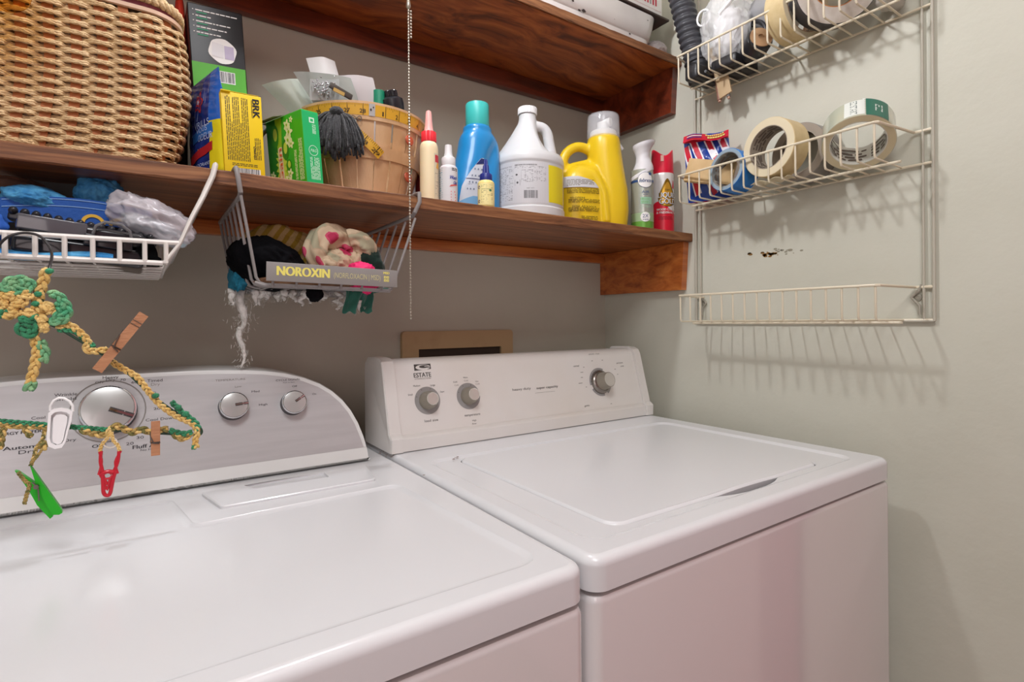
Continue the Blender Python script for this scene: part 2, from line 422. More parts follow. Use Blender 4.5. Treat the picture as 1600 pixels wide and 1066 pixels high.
def roundpoly(pts, r, n=5):
    """round the corners of a polygon"""
    out = []
    for i in range(len(pts)):
        p, a, b = Vector(pts[i]), Vector(pts[i - 1]), Vector(pts[(i + 1) % len(pts)])
        ri = r[i] if isinstance(r, (list, tuple)) else r
        q0 = p + (a - p).normalized() * ri; q1 = p + (b - p).normalized() * ri
        for k in range(n + 1):
            t = k / n; out.append(tuple(q0 * (1 - t) ** 2 + p * 2 * t * (1 - t) + q1 * t * t))
    return out
ring3 = lambda L, z: [Vector((u, v, z)) for u, v in L]
def deck_shell(mb, x0, x1, y0, y1, zb, zt, holes):
    r = .010; c = .020
    R = [(0, zb), (0, zt - r)] + [(r * (1 - math.cos(a)), zt - r + r * math.sin(a)) for a in [PI / 2 * k / 6 for k in range(1, 7)]]
    mb.rings([ring3(rrect(x0 + d, x1 - d, y0 + d, y1 - d, c - d * .9, 8), z) for d, z in R], True, False)
    mb.plate(rrect(x0 + r, x1 - r, y0 + r, y1 - r, c - r * .9, 8), holes, lambda u, v: Vector((u, v, zt)))
def cabinet(mb, x0, x1, y0, y1, z1):
    L = rrect(x0, x1, y0, y1, .014, 6)
    mb.rings([ring3(L, .02), ring3(L, z1 - .008), ring3(inset(L, .003), z1 - .002), ring3(inset(L, .010), z1)])
ZT = .914
# ---- washer
wx0, wx1, wy0, wy1 = .362, 1.048, .391, 1.075
washer = thing('washing_machine', 'white top-loading washer with slanted white console beside the right wall', 'washing machine', ((wx0 + wx1) / 2, .73, 0))
m = MB(); cabinet(m, wx0 + .001, wx1 - .001, wy0 + .001, wy1 - .01, .8755); m.build('cabinet', white_m, washer, wn=True)
m = MB(); m.box(wx0 + .012, wx1 - .012, wy0 + .012, wy1 - .03, .874, .8805); m.build('gap_strip', gap_m, washer)
for a, b in ((.40, .43), (.99, .43), (.40, 1.0), (.99, 1.0)):
    m = MB(); m.lathe([(.02, 0), (.022, .004), (.015, .02)], (a, b, 0), 16); m.build('foot', gap_m, washer)
m = MB()
dep = rrect(.392, 1.000, .424, .838, .03, 8)
lid0 = densify(rrect(.4445, .926, .4455, .829, .026, 8), .012)
lid0 = [(u, v - (.0135 * max(0, math.cos((u - .715) / .075 * PI / 2)) ** .7 if v < .46 and abs(u - .715) < .075 else 0)) for u, v in lid0]
deck_shell(m, wx0, wx1, wy0, wy1, .8795, ZT, [dep])
d2 = inset(dep, .009)
m.rings([ring3(dep, ZT), ring3(inset(dep, .0035), ZT - .0012), ring3(d2, ZT - .0035)], False, False)
m.plate(d2, [lid0], lambda u, v: Vector((u, v, ZT - .0035)))
m.rings([ring3(lid0, ZT - .0035), ring3(inset(lid0, .0015), ZT - .0050)], False, False)
m.rings([ring3(inset(lid0, .0015), ZT - .0050), ring3(inset(lid0, .002), ZT - .022)], False, False, mi=1)  # slot walls coloured black to stand in for shade under the lid
m.build('deck', [deckw_m, mat('well_shade_black', '#0b0b0e', .7)], washer, wn=True)
m = MB(); m.plate(inset(lid0, .001), (), lambda u, v: Vector((u, v, ZT - .02))); m.build('lid_well', mat('well_shade_black', '#15161a', .5), washer)  # black sheet standing in for the shade inside the tub opening
m = MB()
L = densify(rrect(.4468, .9238, .4478, .8268, .0245, 8), .012)
def lz(L, dz):
    return [Vector((u, v, ZT - .003 + dz + (.0012 * max(0, math.cos((u - .715) / .07 * PI / 2)) if v < .47 and abs(u - .715) < .07 else 0))) for u, v in L]
m.rings([lz(L, -.010), lz(L, -.0015), lz(inset(L, .0015), .0005), lz(inset(L, .004), .0015)], True, False)
m.plate(inset(L, .004), (), lambda u, v: Vector((u, v, ZT - .0015 + (.0012 * max(0, math.cos((u - .715) / .07 * PI / 2)) if v < .47 and abs(u - .715) < .07 else 0))))
m.build('lid', deckw_m, washer, wn=True)
# rust specks near the console corner and lid corner
rnd = random.Random(2)
for (px, py, n, w) in ((606, 712, 7, 9), (712, 715, 8, 5), (662, 742, 1, 1), (597, 706, 5, 6)):
    m = MB()
    for i in range(n):
        p = P(px + rnd.gauss(0, .4) * w, py + rnd.gauss(0, .25) * w, z=ZT + .0004); r = rnd.uniform(.0006, .0018)
        m.add([p + Vector((math.cos(t) * r * 1.6, math.sin(t) * r, 0)) for t in [k * PI / 4 for k in range(8)]], [tuple(range(8))])
    m.build('rust_stain', rust_m, washer)
# console
cons = MB()
wz0, wz1 = ZT + .0015, 1.079
prof = [(.912, wz0), (.911, .938), (.914, .9415), (.9215, .9445), (.955, 1.064), (.958, 1.0705), (.9635, 1.0755), (.972, 1.0785), (.985, wz1), (1.030, 1.077), (1.037, 1.072), (1.04, 1.06), (1.04, wz0)]
cons.prism(prof, lambda u, v, d: Vector((d, u, v)), .384, 1.024); 
def cap_prof(e): return [(.912 - e, wz0), (.911 - e, .940), (.9165 - e, .9445), (.9215 - e, .9475), (.951 - e * .5, 1.066), (.956, 1.075 + e * .6), (.968, 1.079 + e), (.99, 1.080 + e), (1.03, 1.079 + e), (1.041, 1.070 + e), (1.043, 1.06), (1.043, wz0)]
for a, b in ((.357, .3835), (1.0245, 1.051)):
    m = MB(); fl = (lambda u, v, d: Vector((d, u, v)))
    m.rings([[fl(u, v, a + (0 if a > .5 else .003)) for u, v in cap_prof(-.0005 if a < .5 else .0035)], [fl(u, v, a + .005) for u, v in cap_prof(.0035)], [fl(u, v, b - .005) for u, v in cap_prof(.0035)], [fl(u, v, b - (0 if a < .5 else .003)) for u, v in cap_prof(.0035 if a < .5 else -.0005)]])
    m.build('console_end_cap', plast_m, washer, sharp=28)
# frame of the slanted face
wp0 = Vector((0, .9215, .9445)); wup = (Vector((0, .955, 1.064)) - wp0).normalized(); wn_ = Vector((1, 0, 0)).cross(wup)
wmap = lambda u, v, d=0: Vector((u, 0, 0)) + Vector((0, wp0.y, wp0.z)) + wup * v + wn_ * d
def on_w(px, py):
    p = PP(px, py, wp0, wn_); return p.x, (p - wp0).dot(wup)
m = cons
u, v = on_w(660, 586)
text(m, 'ESTATE', wmap, u, v, width=.036, height=.0085, bold=.0003)
smallprint(m, wmap, u - .017, u + .018, v - .0085, v - .0055, .0016, mi=2)
u, v = on_w(660, 574)
ell = lambda cx, cy, a, b, n=28, t0=0: [(cx + a * math.cos(t0 + k * 2 * PI / n), cy + b * math.sin(t0 + k * 2 * PI / n)) for k in range(n)]
hw, hh = .0175, .0062
m.plate([(u - hw, v - hh), (u + hw, v - hh + .002), (u + hw, v + hh), (u - hw, v + hh)][::1], [ell(u + .001, v, .0155, .0052)], lambda a, b: wmap(a, b, .0003), 1)
patch(m, wmap, ell(u + .003, v + .001, .010, .0028), 1)
rect(m, wmap, u + .001, u + .0165, v - .0012, v + .0003, 1)
rect(m, wmap, u + .004, u + .013, v + .0008, v + .0019, 0, .0005)
def t_w(s, px, py, w=None, h=.006, mi=1, **k):
    u, v = on_w(px, py); text(m, s, wmap, u, v, width=w, height=h, mi=mi, **k)
t_w('heavy duty', 815, 608, .048, .0052); t_w('super capacity', 855, 605, .060, .0052, bold=.00015)
u, v = on_w(850, 613); smallprint(m, wmap, u - .024, u + .03, v - .0012, v + .0012, .0024, mi=2, fill=.3)
t_w('load size', 674, 657, .028, .0046); t_w('temperature', 738, 648, .036, .0046)
t_w('Medium', 651, 603, .014, .0032); t_w('Large', 676, 602, .010, .0032); t_w('Super', 691, 612, .009, .0032); t_w('Small', 641, 617, .009, .0032)
t_w('Cold', 711, 597, .009, .0030); t_w('Cold', 713, 602, .009, .0030, 2); t_w('Warm', 727, 590, .010, .0030); t_w('Cold', 728, 595, .009, .0030, 2); t_w('Hot', 745, 596, .007, .0030); t_w('Cold', 746, 600, .009, .0030, 2)
t_w('High', 741, 657, .009, .0030); t_w('Rinse', 741, 662, .009, .0030)
t_w('normal', 900, 572, .017, .0040); t_w('permanent', 968, 567, .022, .0036); t_w('press', 972, 572, .011, .0036); t_w('gentle', 917, 634, .015, .0040); t_w('power rinse', 928, 553, .034, .0034, 2)
for px, py, k in ((925, 564, 4), (941, 563, 4), (912, 574, 3), (909, 582, 7), (909, 590, 5), (907, 599, 10), (916, 605, 3), (961, 577, 4), (965, 585, 3), (955, 631, 4)):
    u, v = on_w(px, py); rect(m, wmap, u - k * .0006, u + k * .0006, v - .0007, v + .0007, 2)
wcons = m.build('console', [plast_m, ink_m, ink2_m], washer, sharp=28)
knobg = mat('warm_grey_knob', '#8f887b', .35); satin = mat('brushed_metal', '#cbc7c0', .3, metal=.35)
skirt_m = mat('pale_grey_skirt', '#979593', .5)
def arcband(mb, mp, u, v, r0, r1, a0, a1, mi=0, d=.0003, n=40):
    for i in range(n):
        t0 = lerp(a0, a1, i / n); t1 = lerp(a0, a1, (i + 1) / n)
        mb.add([mp(u + r * math.cos(t), v + r * math.sin(t), d) for r, t in ((r0, t0), (r1, t0), (r1, t1), (r0, t1))], [(0, 1, 2, 3)], mi)
for px, py in ((671, 622), (735, 615)):
    u, v = on_w(px - 3, py + 4)
    m = MB(); arcband(m, wmap, u, v, 0, .0265, 0, 2 * PI); 
    for a in (2.0, 2.75, 1.2): patch(m, wmap, ell(u + .0232 * math.cos(a), v + .0232 * math.sin(a), .0008, .0008, 8), 1, .0005)
    m.build('dial_ring', [skirt_m, ink_m], wcons)
    m = MB(); m.lathe([(.0175, 0), (.0175, .002), (.0165, .012), (.0125, .020), (.0120, .024)], wmap(u, v, 0), 40, axis=wn_, cap1=False)
    m.lathe([(.0120, .024), (.0116, .0258), (.0108, .0250)], wmap(u, v, 0), 40, axis=wn_, cap0=False, cap1=False, mi=2)
    m.lathe([(.0108, .0250), (.0105, .0246), (.0004, .0235)], wmap(u, v, 0), 40, axis=wn_, cap0=False, mi=1)
    k = m.build('knob', [knobg, satin, mat('bright_rim', '#e2ded6', .25, metal=.3)], wcons)
u, v = on_w(938, 597)
m = MB()
for a0, a1 in ((-.2 - PI * .02, PI * .02 + 0), ): pass
arcband(m, wmap, u, v, .020, .034, math.radians(62), math.radians(190)); arcband(m, wmap, u, v, .020, .034, math.radians(208), math.radians(282)); arcband(m, wmap, u, v, .020, .034, math.radians(302), math.radians(352))
for a in range(70, 350, 13):
    if not (188 < a < 210 or 280 < a < 304): t = math.radians(a); patch(m, wmap, ell(u + .029 * math.cos(t), v + .029 * math.sin(t), .0008, .0008, 8), 1, .0005)
m.build('dial_ring', [mat('pale_dial_ring', '#9b9997', .5), ink_m], wcons)
m = MB(); m.lathe([(.0285, 0), (.0285, .003), (.027, .006), (.021, .010)], wmap(u, v, 0), 48, axis=wn_, mi=2)
m.lathe([(.0205, .008), (.0200, .018), (.0185, .022), (.0175, .032), (.0165, .0335), (.016, .033)], wmap(u, v, 0), 48, axis=wn_, cap1=False)
m.lathe([(.016, .033), (.0156, .0322), (.0004, .030)], wmap(u, v, 0), 48, axis=wn_, cap0=False, mi=1)
m.build('knob', [knobg, satin, mat('dark_satin_metal', '#8d8780', .25, metal=.8)], wcons)

# ---- dryer
dx0, dx1, dy0, dy1 = -.328, .3565, .392, 1.05
dryer = thing('dryer', 'white dryer with arched silver console at the left of the washer', 'dryer', ((dx0 + dx1) / 2, .72, 0))
m = MB(); cabinet(m, dx0 + .001, dx1 - .001, dy0 + .001, dy1 - .01, .8725); m.build('cabinet', white_m, dryer, wn=True)
m = MB(); m.box(dx0 + .012, dx1 - .012, dy0 + .012, dy1 - .03, .871, .8785); m.build('gap_strip', gap_m, dryer)
for a, b in ((-.29, .43), (.31, .43), (-.29, 1.0), (.31, 1.0)):
    m = MB(); m.lathe([(.02, 0), (.022, .004), (.015, .02)], (a, b, 0), 16); m.build('foot', gap_m, dryer)
ZD = .9125
m = MB()
# shallow panel: steps forward round the lint door
dep = roundpoly([(-.300, .425), (.328, .425), (.306, .752), (.048, .740), (.030, .862), (-.290, .862)], [.03, .03, .02, .012, .012, .03])
deck_shell(m, dx0, dx1, dy0, dy1, .8775, ZD, [dep])
a = inset(dep, .004); b = inset(dep, .010)
m.rings([ring3(dep, ZD), ring3(inset(dep, .0015), ZD - .0012), ring3(a, ZD - .0015), ring3(inset(dep, .006), ZD - .0028), ring3(b, ZD - .0030)], False, False)
m.plate(b, (), lambda u, v: Vector((u, v, ZD - .003)))
m.build('deck', deckw_m, dryer, wn=True)
m = MB()
L = roundpoly([(.080, .777), (.285, .779), (.300, .868), (.064, .858)], [.008, .01, .004, .004])
slot = roundpoly([(.1275, .833), (.2305, .830), (.2305, .859), (.117, .860)], .003)
m.rings([ring3(L, ZD - .001), ring3(L, ZD + .0030), ring3(inset(L, .0015), ZD + .0042)], True, False)
m.plate(inset(L, .0015), [slot], lambda u, v: Vector((u, v, ZD + .0042)))
m.rings([ring3(slot, ZD + .0042), [Vector((u, v + (.006 if v < .845 else 0), ZD + .0005)) for u, v in slot]], False, True)
m.build('lint_door', deckw_m, dryer)
# console: arched slanted plate
KD = .30; cp = Vector((0, .900, ZD + .002)); dup_ = Vector((0, KD, 1)).normalized(); dn = Vector((1, 0, 0)).cross(dup_)
q = math.sqrt(1 + KD * KD)
def dmap(u, v, d=0): return Vector((u, cp.y, cp.z)) + dup_ * v + dn * d
def on_d(px, py):
    p = PP(px, py, cp, dn); return p.x, (p - cp).dot(dup_)
arcpx = [(300, 578.5), (340, 577.5), (380, 577.5), (415, 579), (445, 582.5), (475, 589.5), (500, 599), (520, 611), (536, 625), (549, 641), (560, 660), (569, 682), (575, 703), (577.5, 718)]
ar = [on_d(*p_) for p_ in arcpx]; cxm = -.017
right = [(u, v) for u, v in ar]; topv = max(v for u, v in ar)
right[0] = (right[0][0], topv)
outl = [(u, v) for u, v in right] + [(right[-1][0] + .0005, 0)]
left = [(2 * cxm - u, v) for u, v in reversed(right)]
full = [(2 * cxm - outl[-1][0], 0), (outl[-1][0], 0)] + list(reversed(right)) + [(2 * cxm - u, v) for u, v in right]   # ccw
m = MB()
def dfull(L, d): return [dmap(u, v, d) for u, v in L]
def back(L, dy): return [dmap(u, v, 0) + Vector((0, dy, 0)) for u, v in L]
fin = inset(full, .004)
m.rings([back(inset(full, .002), .11), back(full, .10), back(full, .004), dfull(inset(full, .0015), .0006), dfull(inset(full, .004), .001)], True, True)
m.build('console', plast_m if False else mat('white_gloss_plastic', '#dfe1df', .22), dryer, sharp=40)
m = MB()
vb = on_d(400, 720)[1]
sil = [(u, v) for u, v in inset(full, .0075)]
sil = [(u, max(v, .0225)) for u, v in sil]
m.plate(sil, (), lambda u, v: dmap(u, v, .0016), 0)
m.rings([dfull(sil, .0010), dfull(sil, .0016)], False, False)
dmap2 = lambda u, v, d=0: dmap(u, v, d + .0016)
def t_d(s, px, py, w=None, h=.006, mi=1, **k):
    u, v = on_d(px, py); text(m, s, dmap2, u, v, width=w, height=h * .72, mi=mi, **k)
t_d('TEMPERATURE', 360, 594, .042, .0042, 2); t_d('CYCLE SIGNAL', 450, 594, .038, .0042); t_d('Push to Start', 451, 598, .018, .0022)
t_d('Low', 372, 604.5, .0095, .0040, 2); t_d('Med', 399, 612, .0115, .0042); t_d('High', 411, 632.5, .0125, .0042); t_d('Off', 460, 604, .008, .0040); t_d('On', 490.5, 616, .0065, .0042)
t_d('Heavy', 173, 590, .018, .0055); t_d('Dry', 173, 594, .0105, .0055); t_d('70', 192, 594, .0065, .0045); t_d('OFF', 156, 598, .010, .0045); t_d('60', 210, 598, .007, .0045)
t_d('Timed', 242, 595, .0185, .0060); t_d('Dry', 243, 601, .011, .0055, 2); t_d('50', 226, 604, .0075, .0045); t_d('40', 238, 614, .0085, .0045, 2); t_d('30', 243, 626, .008, .0045); t_d('20', 245, 639, .008, .0045)
t_d('Cool Down', 251, 655, .036, .0050); t_d('30', 219, 684, .0085, .0050); t_d('20', 203, 693.5, .0085, .0050)
t_d('Fluff Air', 229, 697, .032, .0068, bold=.0002); t_d('No Heat', 233, 702.5, .020, .0036)
t_d('OFF', 155, 697, .015, .0055, bold=.0002); t_d('Wrinkle', 103, 617, .024, .0055); t_d('Shield', 103, 624, .022, .0055)
t_d('Cool Down', 76, 652, .034, .0050); t_d('Dry', 110, 688, .0125, .0050)
t_d('ENERGY PREFERRED', 38, 676, .058, .0050, bold=.0002); t_d('Automatic', 46, 698, .050, .0062, bold=.0002); t_d('Dry', 44, 706, .018, .0062)
dpanel = m.build('control_panel', [mat('silver_panel', '#c6c6c7', .3, metal=.25, col2='#bfbfc0', nscale=10, bump=.05, bscale=200, stretch=(1, 12, 12)), mat('dark_print', '#37363a', .5), ink2_m], dryer)
chrome = mat('chrome', '#d8d8da', .08, metal=1); kface = mat('silver_knob_face', '#bcbdbb', .22, metal=.35, coat=.5); kdark = mat('dark_knob_skirt', '#3c3a3c', .4)
def dknob(px, py, r, h, ang, ringc):
    u, v = on_d(px, py); s = r / .02
    m = MB()
    if ringc: arcband(m, dmap2, u, v, r * 1.28, r * 1.33, 0, 2 * PI, 3, .0004)
    m.lathe([(r * 1.02, 0), (r * .96, h * .5), (r * .90, h * .8)], dmap2(u, v, 0), 56, axis=dn, mi=0)
    m.lathe([(r * .88, h * .62), (r * .98, h * .70), (r, h * .82), (r * .97, h * .94), (r * .93, h * .97), (r * .90, h * .94)], dmap2(u, v, 0), 56, axis=dn, mi=1, cap1=False)
    m.lathe([(r * .90, h * .94), (r * .895, h * .99), (r * .6, h * 1.05), (.0003, h * 1.08)], dmap2(u, v, 0), 56, axis=dn, mi=2, cap0=False)
    c, sN = math.cos(ang), math.sin(ang); w = .06 * r
    mm = lambda a, b, d: dmap2(u + a * c - b * sN, v + a * sN + b * c, d)
    def hh(a): return h * (1.10 - .1 * (a / r) ** 2)
    m.rings([[mm(a, -w, hh(a) - .0012), mm(a, -w * .8, hh(a) + .0003), mm(a, w * .8, hh(a) + .0003), mm(a, w, hh(a) - .0012)] for a in [r * (.08 + .86 * k / 8) for k in range(9)]], mi=1)
    m.rings([[mm(a, -w * 1.7, hh(a) - .0014), mm(a, -w * 1.7, hh(a) - .0003), mm(a, w * 1.7, hh(a) - .0003), mm(a, w * 1.7, hh(a) - .0014)] for a in [r * (.05 + .90 * k / 8) for k in range(9)]], mi=0)
    m.build('knob', [kdark, chrome, kface, ink2_m], dpanel)
dknob(170, 642.5, .0325, .019, math.radians(-24), True)
dknob(364, 636, .0205, .017, math.radians(5), False)
dknob(457, 631, .0190, .017, math.radians(32), False)
# ------------------------------------------------------------------ wire rack on the right wall
cream_wire = mat('cream_coated_wire', '#ddd3bb', .35)
grey_wire = mat('painted_over_wire', '#b4afa0', .45)
rack = thing('wire_rack', 'cream wire rack with three narrow baskets screwed to the right wall', 'wire rack', (XW, .58, 1.14))
RY0, RY1 = .347, .822
ZB = (1.147, 1.415, 1.683)          # bottoms of the three baskets
XF = XW - .118; XM = XW - .072; XR = XW - .0055
m = MB()
for ys in ((RY0, RY0 + .0145), (RY1, RY1 - .013)):
    m.tube([(XR, ys[0], 1.145), (XR, ys[0], 2.02)], .0028)
    m.tube([(XR, ys[1], 1.145), (XR, ys[1], 2.02)], .0022)
m.tube([(XR, RY0, 1.1455), (XR, RY1, 1.1455)], .0028); m.tube([(XR, RY0, 2.02), (XR, RY1, 2.02)], .0028)
m.build('back_frame', grey_wire, rack)
for zb in ZB:
    zt = zb + .058
    m = MB(); fa, fb = .388, .786
    # top rail: wall - front - wall
    m.tube([(XR, RY0 + .001, zt - .001), (XR - .001, .374, zt - .001), (XF + .003, fa - .001, zt), (XF, fa + .003, zt), (XF, fb - .003, zt), (XF + .003, fb, zt), (XR - .001, .800, zt - .001), (XR, RY1, zt - .001)], .0024)
    m.tube([(XM, fa - .018, zb - .004), (XM, fb - .004, zb - .004)], .0024)
    m.tube([(XR, RY0, zb), (XR, RY1, zb)], .0024)
    for k in range(16):
        y = lerp(fa + .004, fb - .004, k / 15)
        m.tube([(XF + .0016, y, zt), (XF + .0022, y, zb + .005), (XF + .0045, y, zb + .0008), (XF + .009, y, zb), (XR, y, zb)], .0018, 6)
    m.build('basket', cream_wire, rack)
sc_m = mat('painted_screw', '#9d988a', .5)
for (px, py) in ((1434, 465), (1101, 474)):
    c = P(px, py, x=XW)
    m = MB(); m.lathe([(.007, 0), (.0068, .0015), (.003, .003), (.0028, .0022), (.0005, .002)], c, 20, axis=(-1, 0, 0))
    s_ = -1 if py > 470 else 1
    m.tube([(XR, c.y - .006 * s_ * 1.3, c.z + .022), (XR, c.y - .004 * s_, c.z + .012), (XR, c.y + .0025 * s_, c.z + .006), (XR, c.y + .0075 * s_, c.z), (XR, c.y + .0025 * s_, c.z - .006), (XR, c.y - .004 * s_, c.z - .014), (XR, c.y - .0045 * s_, c.z - .030)], .0024)
    m.build('screw_bracket', sc_m, rack)

# ---- things in the middle basket (bottom z = ZB[1])
def roll(name, label, cat, c, axis, R, r, w, mats, group=None, extra=None):
    """a tape roll: outer radius R, core radius r, width w; mats = tape, core inside, side"""
    ax = Vector(axis).normalized(); c = Vector(c)
    t = thing(name, label, cat, (c.x, c.y, c.z - R), group)
    m = MB()
    def ring(R_, h): return (R_, h)
    m.lathe([(r + .0015, -w / 2), (R - .001, -w / 2)], c, 64, False, False, 1, ax); m.lathe([(R - .001, -w / 2), (R, -w / 2 + .001), (R, w / 2 - .001), (R - .001, w / 2)], c, 64, False, False, 0, ax)
    m.lathe([(R - .001, w / 2), (r + .0015, w / 2)], c, 64, False, False, 1, ax)
    m.lathe([(r + .0015, -w / 2), (r + .0015, w / 2)], c, 64, False, False, 1, ax)
    if extra: extra(m, c, ax, R, r, w)
    m.build('tape', [mats[0], mats[2]] + list(mats[3:]), t)
    m = MB(); m.lathe([(r + .0014, -w / 2 - .0002), (r + .0014, w / 2 + .0002), (r, w / 2 + .0002), (r, -w / 2 - .0002), (r + .0014, -w / 2 - .0002)], c, 64, False, False, 0, ax)
    Z = ax; X = (Vector((1, 0, 0)) if abs(Z.x) < .9 else Vector((0, 1, 0))); X = (X - Z * X.dot(Z)).normalized(); Y = Z.cross(X)
    inner = lambda u, v, d=0: c + Z * v + (X * math.cos(u / r) + Y * math.sin(u / r)) * (r - d)
    smallprint(m, inner, 0, 2 * PI * r * .97, -w * .38, w * .38, w * .17, 1, .55, 4)
    m.build('core', [mats[1], mat('core_print', '#6e6258', .6)], t)
    return t
zt1 = ZB[1] + .0018
mask = mat('masking_tape', '#d3bf93', .55, col2='#c9b385', nscale=60); mask_side = mat('masking_tape_side', '#d8ccae', .6)
core_m = mat('printed_card_core', '#a89c8c', .6)
# tan wood wedge
m = MB()
a = P(1070, 262, y=.775); 
woodt = mat('tan_cardboard', '#c9ab7c', .6, col2='#bd9c6b', nscale=30)
def seg_box(mb, p0, p1, w, t, upv=(0, 0, 1), mi=None, bev=0):
    p0, p1 = Vector(p0), Vector(p1); d = (p1 - p0); L = d.length; X = d.normalized(); U = Vector(upv); Y = U.cross(X).normalized(); Z = X.cross(Y)
    T = mb.T.copy(); mb.T = T @ Matrix(((X.x, Y.x, Z.x, p0.x), (X.y, Y.y, Z.y, p0.y), (X.z, Y.z, Z.z, p0.z), (0, 0, 0, 1)))
    mb.box(0, L, -w / 2, w / 2, -t / 2, t / 2, bev, 2, mi); mb.T = T
seg_box(m, (1.006, .771, 1.486), (1.045, .680, 1.462), .012, .052, (.1, .1, 1), bev=.001)
solo('wood_block', m, woodt, 'tan wooden block leaning out at the left end of the middle rack basket', 'wood block', (1.02, .74, ZB[1]))
# flag pouch
t = thing('pouch', 'red and blue union flag patterned foil pouch in the middle rack basket', 'pouch', (1.06, .745, ZB[1]))
m = MB()
def pouch(u, v):
    th = (u * 2 - 1); z = zt1 + .002 + v * .148
    w = .049 * (1 - .12 * v); d = .018 * math.cos(th * PI / 2) * (1 - v ** 3 * .9) * math.sin(PI * min(1, v * .9 + .16)) 
    wob = .003 * noise.noise(Vector((u * 6, v * 7, 1)))
    return Vector((1.060 - v * .018, .748, z)) + Vector((.50, -.86, 0)) * (th * w * (1 + .1 * v)) + Vector((-.86, -.50, 0)) * (d + wob)
flag_r = mat('foil_red', '#c8283c', .22); flag_b = mat('foil_blue', '#1c3f94', .22); flag_w = mat('foil_white', '#e8e6ee', .25)
m.grid(pouch, 40, 30, 1)
m.grid(lambda u, v: pouch(1 - u, v) + Vector((.86, .5, 0)) * (.0015 + .018 * math.sin(PI * u)), 24, 20, 0)
def on_p(u, v, d=0):
    p = Vector(pouch(u, v)); return p + Vector((-.86, -.5, 0)) * d
def band(pa, pb, w, mi, d):
    n = 14; vs = []
    dx = pb[0] - pa[0]; dy = pb[1] - pa[1]; L = math.hypot(dx, dy); nx, ny = -dy / L * w, dx / L * w * 1
    for i in range(n + 1):
        u = lerp(pa[0], pb[0], i / n); v = lerp(pa[1], pb[1], i / n)
        cl = lambda q: min(.999, max(.001, q))
        vs += [on_p(cl(u - nx), cl(v - ny), d), on_p(cl(u + nx), cl(v + ny), d)]
    m.add(vs, [(2 * i, 2 * i + 2, 2 * i + 3, 2 * i + 1) for i in range(n)], mi)
for pa, pb in (((.20, .93), (.62, .08)), ((.52, .93), (.95, .12)), ((.04, .85), (.25, .1)), ((.82, .93), (.99, .6))):
    band(pa, pb, .080, 2, .0006); band(pa, pb, .050, 0, .0012)
m.grid(lambda u, v: on_p(u, .90 + v * .02, .0015) if v < .5 else on_p(u, .9, 0) + Vector((-.86, -.5, 0)) * (.022 * (v - .5) * 2 * (1 - .5 * abs(u - .5))) + Vector((0, 0, .016 - .020 * (v - .5) * 2 + .004 * math.sin(u * 7))), 30, 8, 0, thick=.0008)
fl = lambda u, v, d=0: on_p(u, .9, 0) + Vector((-.86, -.5, 0)) * (.022 * v * (1 - .5 * abs(u - .5)) + .002) + Vector((0, 0, .0178 - .020 * v + .004 * math.sin(u * 7)))
def flm(u, v, d=0): return fl(u, v) + Vector((-.55, -.35, .7)) * (d + .0004)
for k in range(3): 
    n = 10
    m.add([flm(.08 + .34 * i / n, .2 + .25 * k + q, .0002) for i in range(n + 1) for q in (0, .10)], [(2 * i, 2 * i + 2, 2 * i + 3, 2 * i + 1) for i in range(n)], 1 if k != 1 else 2)
for k in range(7): rect(m, flm, .55 + k * .055, .595 + k * .055, .62, .86, 3)
for k in range(9): rect(m, flm, .50 + k * .045, .535 + k * .045, .30, .48, 3)
m.build('foil_bag', [flag_r, flag_b, flag_w, mat('foil_gold_print', '#e0cf7a', .3)], t, sharp=60)
# painter's tape, masking tape, duct tape, packing tape
cv = Vector((-.72, -.69, 0))          # faces the room
roll('painters_tape', 'blue painters tape roll with a silvery core in the middle rack basket', 'tape roll', (1.026, .668, zt1 + .0445), Vector((-.985, .12, .08)), .0440, .0350, .050,
     (mat('blue_painters_tape', '#2a7ccb', .5, col2='#2270bd', nscale=50), mat('silver_foil_core', '#c9cdd1', .25, metal=.5, col2='#8f979d', nscale=40), mat('tape_edge_grey', '#8fa3b3', .5)))
roll('masking_tape', 'cream masking tape roll with printed core in the middle rack basket', 'tape roll', (1.019, .574, zt1 + .066), Vector((-.99, .12, .02)), .0565, .0400, .044, (mask, core_m, mask_side))
roll('duct_tape', 'grey duct tape roll tucked behind the masking tape in the middle rack basket', 'tape roll', (1.080, .548, zt1 + .060), Vector((-.995, .08, .02)), .0560, .040, .046,
     (mat('grey_duct_tape', '#8d8983', .4, col2='#857f78', nscale=90), core_m, mat('duct_tape_side', '#9a8e80', .6)))
clear = mat('clear_packing_tape', '#b9bfae', .12, coat=.6, col2='#c6c2a8', nscale=14)
def pack(m, c, ax, R, r, w):
    Z = ax; X = Vector((0, 0, 1)); X = (X - Z * X.dot(Z)).normalized(); Y = Z.cross(X)
    mp = lambda u, v, d=0: c + Z * v + (X * math.cos(u / R) + Y * math.sin(u / R)) * (R + d)
    rect(m, mp, -.050, -.012, -w * .5, w * .5, 2, .0003, 10); rect(m, mp, -.010, .020, -w * .45, w * .45, 3, .0003, 8)
    for k in range(9): rect(m, mp, -.011, -.007, -w * .5 + w * k / 9, -w * .5 + w * (k + .5) / 9, 3, .0006)
    text(m, 'EZ START', lambda a, b, d=0: mp(-b + .006, a, d), 0, 0, width=w * .8, height=.010, mi=4)
    text(m, 'EZ', lambda a, b, d=0: mp(-b - .032, a, d), 0, 0, width=w * .4, height=.012, mi=3)
    side = lambda u, v, d=0: c - Z * (-(w / 2) - d) + (X * math.cos(u) + Y * math.sin(u)) * v
